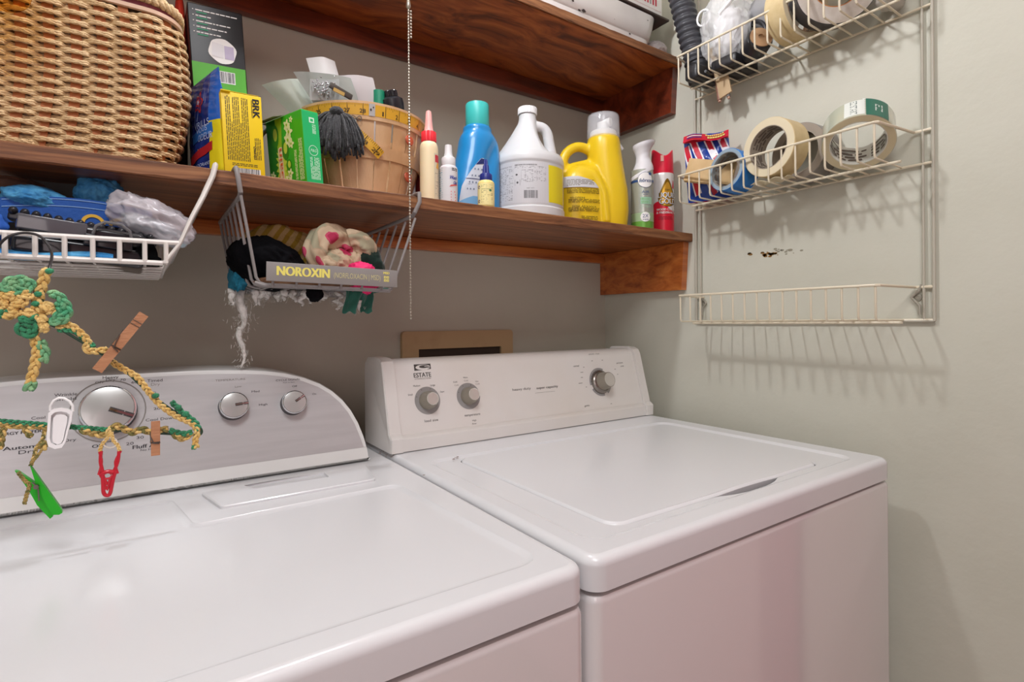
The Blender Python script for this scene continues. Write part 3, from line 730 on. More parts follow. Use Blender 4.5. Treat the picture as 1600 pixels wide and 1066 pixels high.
roll('packing_tape', 'wide clear packing tape roll with green and white printing in the middle rack basket', 'tape roll', (1.050, .440, zt1 + .059), Vector((-.60, -.25, -.76)), .0560, .0420, .050,
     (clear, mat('white_printed_core', '#dcdcd2', .4), mat('tape_side_cream', '#d6cba9', .35), mat('dark_green_print', '#2c6b58', .35), mat('packing_white', '#dfe3dc', .3), mat('packing_ink', '#3c5350', .4)), extra=pack)
# peeled tape scrap under the masking tape
m = MB(); m.grid(lambda u, v: Vector((1.000 + v * .03, .615 - u * .075, zt1 + .0012 + .0055 * abs(math.sin(u * 7 + v * 2)) * (1 - .3 * v))), 30, 6, thick=.0006)
solo('tape_scrap', m, mask_side, 'crumpled cream tape scrap under the masking tape roll in the middle basket', 'tape scrap', (1.02, .6, zt1))

# ---- things in the top basket
zt2 = ZB[2] + .0018
blk = mat('black_plastic', '#26262a', .3); blk2 = mat('dark_grey_rubber', '#3c3d42', .38)
# ribbed black pump bellows
t = thing('ribbed_hose', 'thick black spiral ribbed hose standing at the left end of the top rack basket', 'hose', (1.01, .79, ZB[2]))
a = Vector((1.052, .765, zt2 + .008)); b = P(1058, -25, y=.800)
m = MB(); n = 150; ax = (b - a).normalized(); L = (b - a).length; X = ax.orthogonal().normalized(); Y = ax.cross(X); rings = []
for i in range(n + 1):
    h = L * i / n
    rings.append([a + ax * h + (X * math.cos(q) + Y * math.sin(q)) * (.0235 + .0038 * (0 if h < .045 else abs(math.sin((h / .0145) * PI + q / 2)) ** 1.5)) for q in [2 * PI * k / 36 for k in range(36)]])
m.rings(rings); m.build('hose', blk2, t, sharp=70)
m = MB(); m.lathe([(.0265, -.003), (.0275, 0), (.0275, .030), (.026, .034)], a, 36, axis=ax); m.build('collar', blk, t)
m = MB(); m.lathe([(.0, 0), (.020, .001), (.024, .004), (.024, .022), (.018, .030)], b - ax * .012, 36, axis=ax); m.build('end_cap', blk2, t)
# plastic bag with white fittings
film = mat('clear_plastic_film', '#f2f4f6', .18, alpha=.42, spec=.7)
t = thing('plastic_bag', 'crumpled clear plastic bag of white fittings in the top rack basket', 'plastic bag', (1.035, .70, ZB[2]))
def crump(mb, c, sc, seed, n=5, d1=.16, f1=2.2, d2=.05, f2=7, mi=None, rot=None, ridged=True):
    bm = bmesh.new(); bmesh.ops.create_icosphere(bm, subdivisions=n, radius=1); c = Vector(c); vs = []
    for v in bm.verts:
        p = v.co; o = Vector((seed * 5.1, seed * 2.7, seed * 9.3))
        w = noise.noise(p * f1 + o); k = 1 + d1 * w
        q = p * f2 * .5 + o + Vector((w, w, -w)) * 1.4
        r = (1 - abs(noise.noise(q)) * 2.6) if ridged else noise.noise(q)
        k += d2 * r + d2 * .4 * noise.noise(p * f2 * 1.7 + o)
        q = Vector((p.x * sc[0], p.y * sc[1], p.z * sc[2])) * k
        if rot: q = rot @ q
        vs.append(c + q)
    mb.add(vs, [[v.index for v in f.verts] for f in bm.faces], mi); bm.free()
m = MB(); crump(m, (1.052, .700, zt2 + .098), (.046, .050, .085), 3, d1=.22, d2=.09, f2=9); m.build('film', film, t, sharp=180)
m = MB(); crump(m, (1.056, .695, zt2 + .085), (.030, .034, .058), 8, n=4, d1=.25, d2=.07); m.build('white_padding', mat('white_padding', '#eceaea', .6), t, sharp=180)
m = MB(); m.tube([Vector((1.020, .735, zt2 + .13)) + Vector((-.2 * math.cos(q), math.cos(q), 0)) * .014 + Vector((0, 0, 1)) * .017 * math.sin(q) for q in [2 * PI * k / 24 for k in range(24)]], .0022, 8, True)
m.tube([(1.012, .69, zt2 + .115), (1.012, .655, zt2 + .135), (1.02, .64, zt2 + .15)], .0045); m.build('ring_fitting', mat('white_fitting', '#eeeeee', .3), t)
# brush-like wooden-ended rods poking down
m = MB(); seg_box(m, (1.050, .728, zt2 + .075), (1.048, .700, zt2 - .046), .004, .030, (0, 1, .2), bev=.001); 
solo('paper_packet', m, mat('kraft_paper', '#bfa682', .7), 'small tan paper packet poking down through the top rack basket', 'paper packet', (1.05, .705, zt2 - .04))
for i, (y, r_, c_) in enumerate(((.722, .0048, '#8c6353'), (.700, .0042, '#6d6a68'))):
    m = MB(); p0 = Vector((1.060, y + .012, zt2 + .03)); p1 = Vector((1.052, y - .004, zt2 - .050)); m.tube([p0, p1], r_, 12); m.tube([p1, p1 + (p1 - p0).normalized() * .004], r_ * .7, 12, mi=1)
    solo('small_rod', m, [mat('rod_%d' % i, c_, .35), mat('rod_end_%d' % i, '#b08a78', .4)], ('copper-tipped thin rod under the left of the top rack basket', 'dark grey rod with metal tip beside the copper-tipped one under the top rack basket')[i], 'rod', p1)
# black clips and boxes
t = thing('clip_lamp', 'black plastic clip lamp body lying in the top rack basket', 'clip lamp', (1.04, .64, ZB[2]))
m = MB(); m.lathe([(.010, -.03), (.024, -.024), (.026, .0), (.026, .018), (.023, .022)], (1.045, .628, zt2 + .030), 32, axis=(-.5, -.75, .25)); m.build('housing', blk, t)
m = MB(); m.lathe([(.0225, .0222), (.0225, .024), (.006, .025), (.006, .022)], (1.045, .628, zt2 + .030), 32, axis=(-.5, -.75, .25)); m.build('face', mat('tan_face', '#b7916c', .4), t)
m = MB(); m.box(1.015, 1.10, .655, .715, zt2 + .0005, zt2 + .024, .005); m.build('base', blk, t)
t = thing('power_adapter', 'black boxy power adapter under the plastic bag in the top rack basket', 'adapter', (1.03, .748, ZB[2]))
m = MB(); m.box(1.005, 1.085, .742, .775, zt2 + .0005, zt2 + .033, .005); m.build('body', mat('black_satin', '#2b2b2e', .35), t)
m = MB(); m.tube([(1.06, .742, zt2 + .02), (1.05, .735, zt2 + .012), (1.03, .728, zt2 + .006), (1.01, .724, zt2 + .006)], .003); m.build('cord', blk, t)
m = MB(); m.tube([Vector((1.070, .66, zt2 + .06)) + Vector((math.sin(q * .5) * .01, math.cos(q) * .045, math.sin(q) * .035)) for q in [k * .25 for k in range(40)]], .004)
solo('coiled_lead', m, blk, 'coiled black cord behind the plastic bag in the top rack basket', 'cord', (1.06, .66, zt2))
m = MB(); m.ball((1.078, .612, zt2 + .115), .036, (.7, 1.4, 1.2), 4, .12, 2.5, seed=4)
solo('grey_bag', m, mat('grey_film', '#9a9a9c', .35), 'smooth pale grey bag behind the black cord in the top rack basket', 'bag', (1.075, .62, zt2 + .06))
# tape rolls of the top basket
roll('masking_tape', 'wide cream masking tape roll standing in the top rack basket', 'tape roll', (1.046, .545, zt2 + .062), Vector((-.22, -.97, -.05)), .0600, .0475, .044, (mask, mat('woody_card_core', '#c3a888', .5, col2='#a98d70', nscale=40, stretch=(1, 8, 1)), mask_side))
roll('duct_tape', 'big silver and brown edged duct tape roll at the front of the top rack basket', 'tape roll', (1.040, .474, zt2 + .0715), Vector((-.72, -.66, -.22)), .0700, .0400, .046,
     (mat('black_gaffer_tape', '#3e3c3e', .4), mat('orange_card_core', '#b8763c', .5), mat('silver_tape_side', '#c4bdb4', .5, col2='#b0a598', nscale=40)))
m = MB(); crump(m, (1.075, .395, zt2 + .024), (.030, .022, .022), 12, n=4); solo('tape_bag', m, mat('cloudy_film', '#c9c4ba', .3, trans=.3), 'small cloudy plastic bag at the right end of the top rack basket', 'plastic bag', (1.07, .395, zt2), sharp=180)

# ------------------------------------------------------------------ bulb and pull chain
t = thing('ceiling_lamp', 'bare bulb lamp hanging on a cord above the machines with a pull chain', 'lamp', (.318, .72, 1.98))
m = MB(); m.lathe([(.006, 0), (.018, .006), (.029, .022), (.031, .036), (.026, .052), (.017, .066), (.013, .080)], (.318, .72, 1.98), 32)
bulb = m.build('bulb', mat('lit_bulb', '#fafaff', .4, emit=380), t)
m = MB(); m.lathe([(.016, .080), (.019, .084), (.019, .125), (.010, .140), (.004, .145)], (.318, .72, 1.98), 24); m.tube([(.318, .72, 2.12), (.318, .72, 2.5)], .003); m.build('socket', blk, t)
brass = mat('nickel_chain', '#b9b2a4', .3, metal=.8)
m = MB(); zc = 1.80; x_, y_ = .3078, .7
m.tube([(.318, .715, 2.085), (.312, .704, 2.086), (x_, y_, 2.08)], .0015)
z = 2.08; k = 0
while z > 1.155:
    bm_r = .0017; m.ball((x_ + .0002 * math.sin(k), y_, z), bm_r, n=1); z -= .0043; k += 1
m.tube([(x_, y_, 2.08), (x_, y_, 1.157)], .0005, 5)
m.lathe([(.0004, .012), (.0022, .010), (.0035, .002), (.003, 0), (.0005, -.002)], (x_, y_, 1.59), 12)
for k in range(9): m.ball((x_ + .0032, y_ - .001, 1.585 - k * .0045), .0019, n=1)
chain = m.build('pull_chain', brass, t)
# ------------------------------------------------------------------ left half of the lower shelf
G = SZ + .0006
# ---- wicker hamper
t = thing('wicker_hamper', 'large woven wicker hamper filling the left end of the lower shelf', 'hamper', (-.16, .99, SZ))
straw = mat('twisted_straw_cord', '#e3c699', .6, col2='#c9a878', nscale=26, contrast=(.3, .7), bump=.8, bscale=420, stretch=(.6, .6, 2.2))
stake = mat('flat_reed_stake', '#b8703c', .55, col2='#a3602f', nscale=40)
def xr(z):   # right end bulges
    return interp([(0, .030), (.03, .040), (.08, .052), (.12, .055), (.17, .052), (.20, .046), (.225, .038)], z)[0]
def hpath(z, off=0, n=230):
    x1 = xr(z) + off; x0 = -.37; ya = .866 - off + .004 * math.cos((z - .1) / .1); yb = 1.015; r = .045
    pts = []; straight = x1 - r - x0
    L1 = straight; La = PI / 2 * r; L2 = yb - (ya + r); T = L1 + La + L2
    out = []
    for i in range(n + 1):
        s_ = T * i / n
        if s_ < L1: out.append((Vector((x0 + s_, ya, 0)), Vector((0, -1, 0)), s_))
        elif s_ < L1 + La:
            a = (s_ - L1) / r; out.append((Vector((x1 - r + math.sin(a) * r, ya + r - math.cos(a) * r, 0)), Vector((math.sin(a), -math.cos(a), 0)), s_))
        else: out.append((Vector((x1, ya + r + s_ - L1 - La, 0)), Vector((1, 0, 0)), s_))
    return out
m = MB(); pitch = .00305; SP = .0262
nr = int(.204 / pitch)
for k in range(nr):
    z = .0022 + k * pitch; ph = 0 if (k // 2) % 2 == 0 else PI
    pts = []
    for p, n_, s_ in hpath(z):
        w = math.sin(PI * s_ / SP + ph); a = .0034 * math.copysign(abs(w) ** .6, w)
        pts.append(p + n_ * a + Vector((0, 0, SZ + z + .0006 * noise.noise(Vector((s_ * 40, k, 0))) + (.0006 if (k % 2) else -.0006) * (-abs(w)))))
    # lobed section that twists along the cord
    rings = []; N = Vector((0, 0, 1))
    for i, q in enumerate(pts):
        T = (pts[min(i + 1, len(pts) - 1)] - pts[max(i - 1, 0)]).normalized(); B = T.cross(N); tw = i * .95
        rings.append([q + (N * math.cos(a) + B * math.sin(a)) * .00192 * (1 + .26 * math.cos(2 * (a - tw))) for a in [2 * PI * j / 8 for j in range(8)]])
    m.rings(rings)
m.build('woven_cord', straw, t, sharp=180)
m = MB()
j = .5
ref = hpath(.1, -.001, 2000); T_ = ref[-1][2]
while j * SP < T_:
    s_ = j * SP; zz = [.001 + .206 * i / 24 for i in range(25)]; rings = []
    for z in zz:
        P_ = hpath(z, -.0006, 120); tot = P_[-1][2]; f_ = min(1, s_ / T_) * 120; i0 = int(min(119, f_)); fr = f_ - i0
        c = P_[i0][0].lerp(P_[i0 + 1][0], fr); n_ = P_[i0][1]; tg = Vector((-n_.y, n_.x, 0)); c = c + Vector((0, 0, SZ + z))
        rings.append([c + tg * .0055 + n_ * .0004, c - tg * .0055 + n_ * .0004, c - tg * .0055 - n_ * .0006, c + tg * .0055 - n_ * .0006])
    m.rings(rings); j += 1
m.build('stakes', stake, t)
m = MB()
for z0, z1, off in ((.001, .2, -.0055),):
    m.rings([[p + Vector((0, 0, SZ + z)) for p, _, _ in hpath(z, off, 60)] for z in [.001 + .2 * i / 12 for i in range(13)]], False, False, closed=False)
m.box(-.37, .02, .88, 1.02, SZ + .0005, SZ + .004)
m.build('lining', mat('dark_basket_inside', '#5b3a20', .8), t)
# rim, binding and braided lid edge
m = MB(); zr = SZ + .2065
m.rings([[p + Vector((0, 0, z)) for p, _, _ in hpath(.205, o, 80)] for o, z in ((.001, zr - .002), (.004, zr - .001), (.004, zr + .004), (.000, zr + .005))], False, False, closed=False)
m.build('rim', mat('pale_reed_rim', '#c4a48a', .5), t)
m = MB(); m.rings([[p + Vector((0, 0, z)) for p, _, _ in hpath(.205, o, 80)] for o, z in ((-.003, zr + .004), (-.001, zr + .012))], False, False, closed=False)
m.build('binding', mat('maroon_binding', '#7c3b45', .7), t)
m = MB()
base_ = [(p + n_ * .003, n_) for p, n_, _ in hpath(.205, -.004, 260)]
for st in range(3):
    pts = []
    for i, (p, n_) in enumerate(base_):
        a = i * .55 + st * 2 * PI / 3
        pts.append(p + n_ * (.0048 * math.sin(a)) + Vector((0, 0, zr + .0185 + .0042 * math.sin(2 * a))))
    m.tube(pts, .0038, 8)
m.build('braided_edge', straw, t, sharp=180)
m = MB()
def lid(u, v):
    x = lerp(-.37, .028, u); y = lerp(.875, 1.01, v); e = min(u if u > .5 else 1, 1)
    h = .004 * (1 - (2 * v - 1) ** 4) * (1 - max(0, (u - .7) / .3) ** 3)
    return Vector((x, y, zr + .016 + h + .0012 * math.sin(u * 150) * math.sin(v * 90)))
m.grid(lid, 150, 60); m.build('lid', straw, t, sharp=180)
# amber tinted pane hanging in front of the hamper
m = MB(); c = P(0, -28, y=.80); e = P(51, 28, y=.80)
o_ = roundpoly([(c.x - .12, e.z), (e.x, e.z), (e.x, e.z + .10), (c.x - .12, e.z + .10)], [.01, .028, .02, .02], 8)
m.prism(o_, lambda u, v, d: Vector((u, .80 + d, v)), 0, .0018)
m.tube([(e.x - .04, .803, e.z + .098), (e.x - .045, .81, e.z + .14), (e.x - .05, .862, 1.7810)], .001)
solo('amber_tag', m, mat('amber_plastic', '#f2cc80', .05, trans=1, ior=1.06, spec=.2), 'transparent amber plastic pane hanging in front of the wicker hamper', 'plastic pane', (c.x, .80, e.z))
# red bag behind the hamper
m = MB(); m.ball((.0525, 1.058, SZ + .235), .050, (.21, .62, 2.2), 4, .05, 2, seed=2); m.mi = 1; m.box(.044, .062, 1.035, 1.085, G, SZ + .165, .006)
m2 = m
solo('red_bag', m2, [mat('red_nylon', '#b32a1c', .45, col2='#c53a28', nscale=8), mat('dark_brown_nylon', '#1e1512', .6)], 'tall red-topped dark bag standing behind the right end of the wicker hamper', 'bag', (.0525, 1.058, SZ))

def leanmap(x, y, ang, yaw=0):
    """frame of a box standing on the shelf at (x, y), leaning left by ang"""
    return Matrix.Translation((x, y, G)) @ Matrix.Rotation(yaw, 4, 'Z') @ Matrix.Rotation(-ang, 4, 'Y')
# ---- black appliance box with a green foot
t = thing('appliance_box', 'tall glossy black and green retail box standing behind the yellow box', 'box', (.115, 1.03, SZ))
a = math.radians(3.2); m = MB(); w, H = .074, .268
m.T = leanmap(.0765, .995, a)
m.box(0, w * 1.07, 0, .058, .0008, .3015, .0015)
mp0 = lambda u, v, d=0: Vector((u * 1.07, -d, v * 1.07 + .0148))
zg = .181
rect(m, mp0, .0008, w - .0008, -.011, zg, 1, .0004); m.add([(.0796, .001, .001), (.0796, .057, .001), (.0796, .057, .2085), (.0796, .001, .2085)], [(0, 1, 2, 3)], 1)
patch(m, mp0, [(.043 + .019 * math.cos(q) + .001 * math.sin(5 * q), .203 + .019 * math.sin(q)) for q in [k * PI / 16 for k in range(32)]], 2, .0008)
patch(m, mp0, roundpoly([(.028, .194), (.044, .192), (.045, .213), (.029, .215)], .002), 4, .0012); rect(m, mp0, .0455, .0585, .192, .212, 5, .0012)
for k, L in enumerate((.056, .020, .046, .042, .032)):
    z = .2585 - k * .0082; smallprint(m, mp0, .010, .010 + L, z - .0013, z + .0013, .0026, 2, .62, k); rect(m, mp0, .006, .0075, z - .0007, z + .0007, 2, .0006); rect(m, mp0, .011, .025, z - .0042, z - .0026, 6, .0006)
barcode(m, lambda u, v, d=0: mp0(u, v, d + .0004), .032, .056, .156, .172, 2, 3, 9)
m.build('carton', [mat('black_gloss_card', '#131316', .38), mat('green_card', '#4fa52c', .4), mat('print_white', '#e8e8e6', .5), mat('print_black', '#1a1a1a', .5), mat('picture_white', '#d9d9dc', .5), mat('picture_lilac', '#b9b0c9', .5), mat('print_green', '#2f9a6e', .5)], t)
m.T = Matrix.Identity(4)
# ---- blue and yellow pouch
t = thing('cleaner_pouch', 'blue and yellow plastic refill pouch leaning between hamper and yellow box', 'pouch', (.085, .92, SZ))
m = MB(); m.keepn = False
Hh = .158; NZ, NS = 40, 64
def pch(a, z):
    k = z / Hh; hx = .021 * (1 - k) ** .55 * (min(1, k * 6 + .55)) + .0006; hy = .063 - .006 * k + (-.004 if k < .04 else 0)
    c, s_ = math.cos(a), math.sin(a)
    x = hx * math.copysign(abs(c) ** .9, c); y = hy * s_ * (1 - .08 * abs(c))
    wob = .0016 * noise.noise(Vector((c * 3, s_ * 3, z * 40))) * (1 if k < .93 else .3)
    xc = .0885 - .012 * k; yc = .928 + .004 * k
    x += wob
    return Vector((xc + x - .26 * (y) , yc + y, G + z))
rings = [[pch(2 * PI * j / NS, Hh * i / NZ) for j in range(NS)] for i in range(NZ + 1)]
vs = [p for r in rings for p in r]; fs = []; mi = []
for i in range(NZ):
    for j in range(NS):
        fs.append((i * NS + j, i * NS + (j + 1) % NS, (i + 1) * NS + (j + 1) % NS, (i + 1) * NS + j))
        a = 2 * PI * (j + .5) / NS; k = (i + .5) / NZ; s_ = math.sin(a); c = math.cos(a)
        if s_ < -.60 and c > -.75: mi.append(1 if k < .52 else 2)
        elif c > 0: mi.append(2)
        else: mi.append(0)
o = len(m.v); m.v += vs; m.f += fs; m.m += mi
m.f.append([NS - 1 - j for j in range(NS)]); m.m.append(1); m.f.append([NZ * NS + j for j in range(NS)]); m.m.append(2)
def psurf(u, v, d=0):     # u runs from the back to the front edge of the left face (0..1)
    a = lerp(.62 * PI, 1.28 * PI, u) + 0
    p = pch(a, v); return p + Vector((-1, 0, 0)) * (d + .0003)
def ptext(s, u, v, w, h, mi): text(m, s, lambda a, b, d=0: psurf(a, b, d), u, v, width=w, height=h, mi=mi)
for k in range(14):   # streaks of water
    rnd = random.Random(k); u0 = rnd.uniform(.15, .9); v0 = rnd.uniform(.06, .13)
    m.add([psurf(u0, v0), psurf(u0 + .012, v0), psurf(u0 + .03, v0 + .02)], [(0, 1, 2)], 4)
for (u_, v_, r_) in ((.62, .118, .10),):
    n = 24; ring_ = [(u_ + r_ * (1 + .25 * math.cos(5 * q)) * math.cos(q), v_ + .014 * (1 + .25 * math.cos(5 * q)) * math.sin(q)) for q in [2 * PI * k / n for k in range(n)]]
    for sc_, mi_, d_ in ((1, 3, .0003), (.72, 0, .0006), (.5, 3, .0009), (.25, 4, .0012)):
        pts = [psurf(u_ + (a - u_) * sc_, v_ + (b - v_) * sc_, d_) for a, b in ring_]; m.add([psurf(u_, v_, d_)] + pts, [(0, 1 + k, 1 + (k + 1) % n) for k in range(n)], mi_)
def pband(u0, u1, va, vb, h, mi_, d):
    n = 12; m.add([psurf(lerp(u0, u1, i / n), lerp(va, vb, i / n) + q, d) for i in range(n + 1) for q in (0, h)], [(2 * i, 2 * i + 2, 2 * i + 3, 2 * i + 1) for i in range(n)], mi_)
pband(.42, .99, .058, .066, .0150, 5, .0002)
ptext('VRILLS', .72, .083, .42, .0095, 4); ptext('VOUS', .72, .0745, .30, .0075, 4); ptext('ODEUR', .80, .0628, .36, .0100, 4)
pband(.36, .99, .026, .040, .0130, 3, .0006); ptext('MOIST', .80, .0440, .34, .0060, 6)
ptext('ADORANT', .75, .022, .36, .0050, 4)
m.build('bag', [mat('navy_film', '#1a2a66', .2, col2='#27409a', nscale=30), mat('yellow_film', '#e0d31e', .25), mat('blue_film', '#1d62c4', .18, coat=.4), mat('print_red', '#b3262c', .4), mat('print_pale_blue', '#b9c9ec', .4), mat('print_mid_blue', '#2d6fc0', .3), mat('print_gold', '#e2b441', .4)], t, sharp=60)
# ---- yellow box
mp0 = lambda u, v, d=0: Vector((u, -d, v))
t = thing('yellow_carton', 'flat yellow carton with black print and barcode standing on the lower shelf edge', 'box', (.125, .885, SZ))
a = math.radians(2.6); m = MB(); w, H = .0535, .1195
m.T = leanmap(.0970, .862, a, .04)
m.box(0, w, 0, .042, .0004, H, .0008)
rect(m, mp0, .001, w - .001, H + .0, H + .0, 0)
vt = lambda a_, b_, d=0: Vector((b_, -d, -a_))        # print that runs downwards
def vtext(s, x, z, length, h, mi=1, **k): text(m, s, lambda a_, b_, d=0: Vector((x + b_, -d, z - a_)), 0, 0, width=length, height=h, mi=mi, **k)
vtext('BRK', .0455, H - .019, .027, .0092, bold=.0005); m.add([(.0395, -.0004, H - .033), (.0402, -.0004, H - .033), (.0402, -.0004, H - .007), (.0395, -.0004, H - .007)], [(0, 1, 2, 3)], 1)
smallprint(m, mp0, .005, .035, .022, H - .006, .00235, 1, .42, 5, vertical=True)
smallprint(m, mp0, .040, .050, .026, .058, .0022, 1, .42, 6, vertical=True)
vtext('Quantity 1', .0415, .036, .019, .0034); smallprint(m, mp0, .010, .044, .0135, .019, .0023, 1, .4, 7)
rect(m, mp0, .010, .047, .0006, .0115, 2, .0003); barcode(m, mp0, .011, .045, .0006, .0115, 2, 1, 4, bg=False)
m.add([(0, 0, H + .0004), (w, 0, H + .0004), (w, .042, H + .0004), (0, .042, H + .0004)], [(0, 1, 2, 3)], 3)
m.build('carton', [mat('yellow_card', '#e6c518', .4), mat('print_black', '#1a1a1a', .5), mat('print_white', '#e8e8e6', .5), mat('yellow_card_worn', '#c8ad45', .5)], t)
m = MB(); m.T = leanmap(.0970, .862, a, .04); m.box(-.0002, .012, -.0035, .001, H - .0008, H + .0005); m.box(.002, w - .003, .0, .030, H + .0005, H + .0012); m.build('flap', MATS['yellow_card'], t)
m.T = Matrix.Identity(4)
# ---- green dryer-sheet box
t = thing('dryer_sheet_box', 'bright green dryer sheet box with white blossoms leaning against the bushel basket', 'box', (.20, .88, SZ))
m = MB(); yaw = math.radians(20); a = math.radians(5.0); L_, w, H = .098, .029, .112
B0 = Matrix.Translation((.2068, .8515, G)) @ Matrix.Rotation(yaw, 4, 'Z') @ Matrix.Rotation(-a, 4, 'Y')
m.T = B0; m.box(0, w, 0, L_, .0006, H, .0012)
sd = lambda u, v, d=0: Vector((-d, L_ - u, v))            # broad left face, u runs towards the viewer
fr = lambda u, v, d=0: Vector((u, -d, v))
rect(m, sd, .001, .040, .001, H - .001, 3, .0002)
patch(m, sd, [(.030, .001), (.060, .001), (.052, .04), (.040, .06), (.044, H - .001), (.026, H - .001)], 4, .0003)
def blossom(mp, u, v, r, mi, d):
    patch(m, mp, [(u + r * (1 + .3 * math.cos(5 * q)) * math.cos(q), v + r * (1 + .3 * math.cos(5 * q)) * math.sin(q)) for q in [2 * PI * k / 40 for k in range(40)]], mi, d)
for (u_, v_, r_) in ((.058, .096, .007), (.062, .085, .008), (.058, .073, .0085), (.066, .066, .006), (.070, .102, .004), (.052, .014, .007), (.058, .022, .006), (.010, .025, .006)):
    blossom(sd, u_, v_, r_, 5, .0006); patch(m, sd, ell(u_, v_, r_ * .3, r_ * .3, 12), 4, .0009)
for (u_, v_, r1, r2) in ((.049, .060, .009, .016), (.024, .085, .010, .018), (.056, .034, .007, .010)):
    patch(m, sd, ell(u_, v_, r1, r2, 24), 6, .0005); patch(m, sd, ell(u_ + .001, v_ + .002, r1 * .55, r2 * .55, 24), 7, .0008)
# sunburst and logo that runs up the side
patch(m, sd, [((.036 + (.016 if k % 2 else .009) * math.cos(q)), .036 + (.034 if k % 2 else .026) * math.sin(q)) for k, q in enumerate([2 * PI * j / 40 for j in range(40)])], 7, .00045)
patch(m, sd, roundpoly([(.029, .006), (.043, .006), (.041, .066), (.030, .066)], .006), 8, .0010)
text(m, 'Gain', lambda a_, b_, d=0: sd(.0365 - b_, .036 + a_, d + .0010), 0, 0, width=.056, height=.0105, mi=9, bold=.0011); text(m, 'Gain', lambda a_, b_, d=0: sd(.0365 - b_, .036 + a_, d + .0017), 0, 0, width=.055, height=.0100, mi=10, bold=.0002)
smallprint(m, sd, .072, .078, .010, .055, .0022, 5, .5, 3, vertical=True); smallprint(m, sd, .083, .094, .008, .070, .0024, 5, .5, 4, vertical=True)
rect(m, fr, .0004, w - .0004, .001, H - .001, 2, .0002)
n = 28; arcband(m, lambda u, v, d=0: fr(u, v, d), .0155, .052, .0072, .0080, 0, 2 * PI, 1, .0005, 28); text(m, 'P&G', fr, .0155, .052, width=.010, height=.0042, mi=1, shear=.3)
smallprint(m, fr, .009, .025, .008, .042, .0024, 1, .45, 8, vertical=True); rect(m, fr, .012, .021, .094, .102, 1, .0004); rect(m, fr, .014, .019, .096, .100, 2, .0006); smallprint(m, fr, .017, .023, .078, .092, .0022, 1, .45, 9, vertical=True)
m.build('carton', [mat('lime_card', '#3fae1f', .35), mat('pale_print', '#cfeeda', .5), mat('emerald_card', '#16b266', .35, spec=.6), mat('dark_green_card', '#2c7d1c', .4), mat('olive_lime_card', '#9ac21f', .4), mat('blossom_white', '#e6ecb0', .5), mat('leaf_green', '#3b8a16', .5), mat('glow_lime', '#c4d84a', .5), mat('logo_cream', '#f0e3b8', .5), mat('logo_cream2', '#f3ead0', .5), mat('logo_orange', '#e4682e', .45)], t)
m = MB(); m.T = B0; m.box(.001, w - .001, .030, L_ + .012, H - .0002, H + .0004)
m.T = B0 @ Matrix.Translation((0, .045, H)) @ Matrix.Rotation(math.radians(-18), 4, 'Y'); m.box(-.020, -.0005, 0, .055, 0, .0006)
m.build('flap', mat('card_back', '#7c8468', .7), t); m.T = Matrix.Identity(4)
# grey cord bundle behind the green box
m = MB()
for k in range(4):
    c = Vector((.178 + k * .003, .955 + .006 * k, SZ + .060)); R1 = .026 + .004 * k
    m.tube([c + Vector((math.cos(q) * R1, .010 * math.sin(q * 2 + k), math.sin(q) * (.046 + .004 * k))) for q in [PI * j / 14 for j in range(-2, 17)]], .0028, 8)
m.tube([(.152, .955, G + .004), (.152, .955, SZ + .06)], .0028); m.tube([(.205, .955, G + .004), (.204, .955, SZ + .06)], .0028)
solo('grey_cable', m, mat('grey_vinyl', '#7d7d7a', .4), 'bundled grey cable looped behind the green dryer sheet box', 'cable', (.18, .955, SZ))

# ---- bushel basket
BX, BY = .3345, .972
t = thing('bushel_basket', 'round split-wood bushel basket trimmed with a yellow measuring tape', 'basket', (BX, BY, SZ))
splint = mat('pale_wood_splint', '#e0bd93', .5, col2='#cfa577', nscale=9, stretch=(3, 3, 1), bump=.2, bscale=90)
RT, RB, HB = .114, .083, .150
def brad(z): return interp([(0, RB), (.02, RB + .006), (.08, RB + .021), (.13, RT - .003), (HB, RT)], z)[0]
th_f = math.atan2(-BY, -BX)       # direction of the viewer
bmp = lambda u, v, d=0: Vector((BX + (brad(v) + d) * math.cos(th_f + u / RT), BY + (brad(v) + d) * math.sin(th_f + u / RT), SZ + v))
m = MB(); ns = 22
for k in range(ns):
    a0 = 2 * PI * k / ns + .012; a1 = 2 * PI * (k + 1) / ns - .012; off = .0012 * (k % 2)
    rings = []
    for i in range(11):
        z = .001 + (HB - .006) * i / 10; r_ = brad(z) + off
        rings.append([Vector((BX + (r_ + e - .0016) * math.cos(q), BY + (r_ + e - .0016) * math.sin(q), SZ + z)) for q, e in ((a0, 0), (lerp(a0, a1, .33), .0006), (lerp(a0, a1, .67), .0006), (a1, 0), (a1, -.0014), (a0, -.0014))])
    m.rings(rings)
m.build('splints', splint, t)
m = MB()
def hoop(z0, z1, d0, d1, name, mt, seg=72):
    mm = MB(); mm.lathe([(brad(z0) + d0, z0), (brad(z0) + d1, z0 + .0005), (brad(z1) + d1, z1 - .0005), (brad(z1) + d0, z1), (brad(z0) + d0, z0)], (BX, BY, SZ), seg, False, False); mm.build(name, mt, t)
hoop(.062, .082, .0014, .0030, 'band', splint)
hoop(HB - .028, HB + .001, .0014, .0036, 'rim_hoop', splint); hoop(HB - .020, HB + .004, -.0056, -.0036, 'rim_hoop', splint)
m = MB(); m.lathe([(.002, .001), (RB - .002, .001), (RB - .002, .004), (.002, .004)], (BX, BY, SZ), 40); m.build('bottom', splint, t)
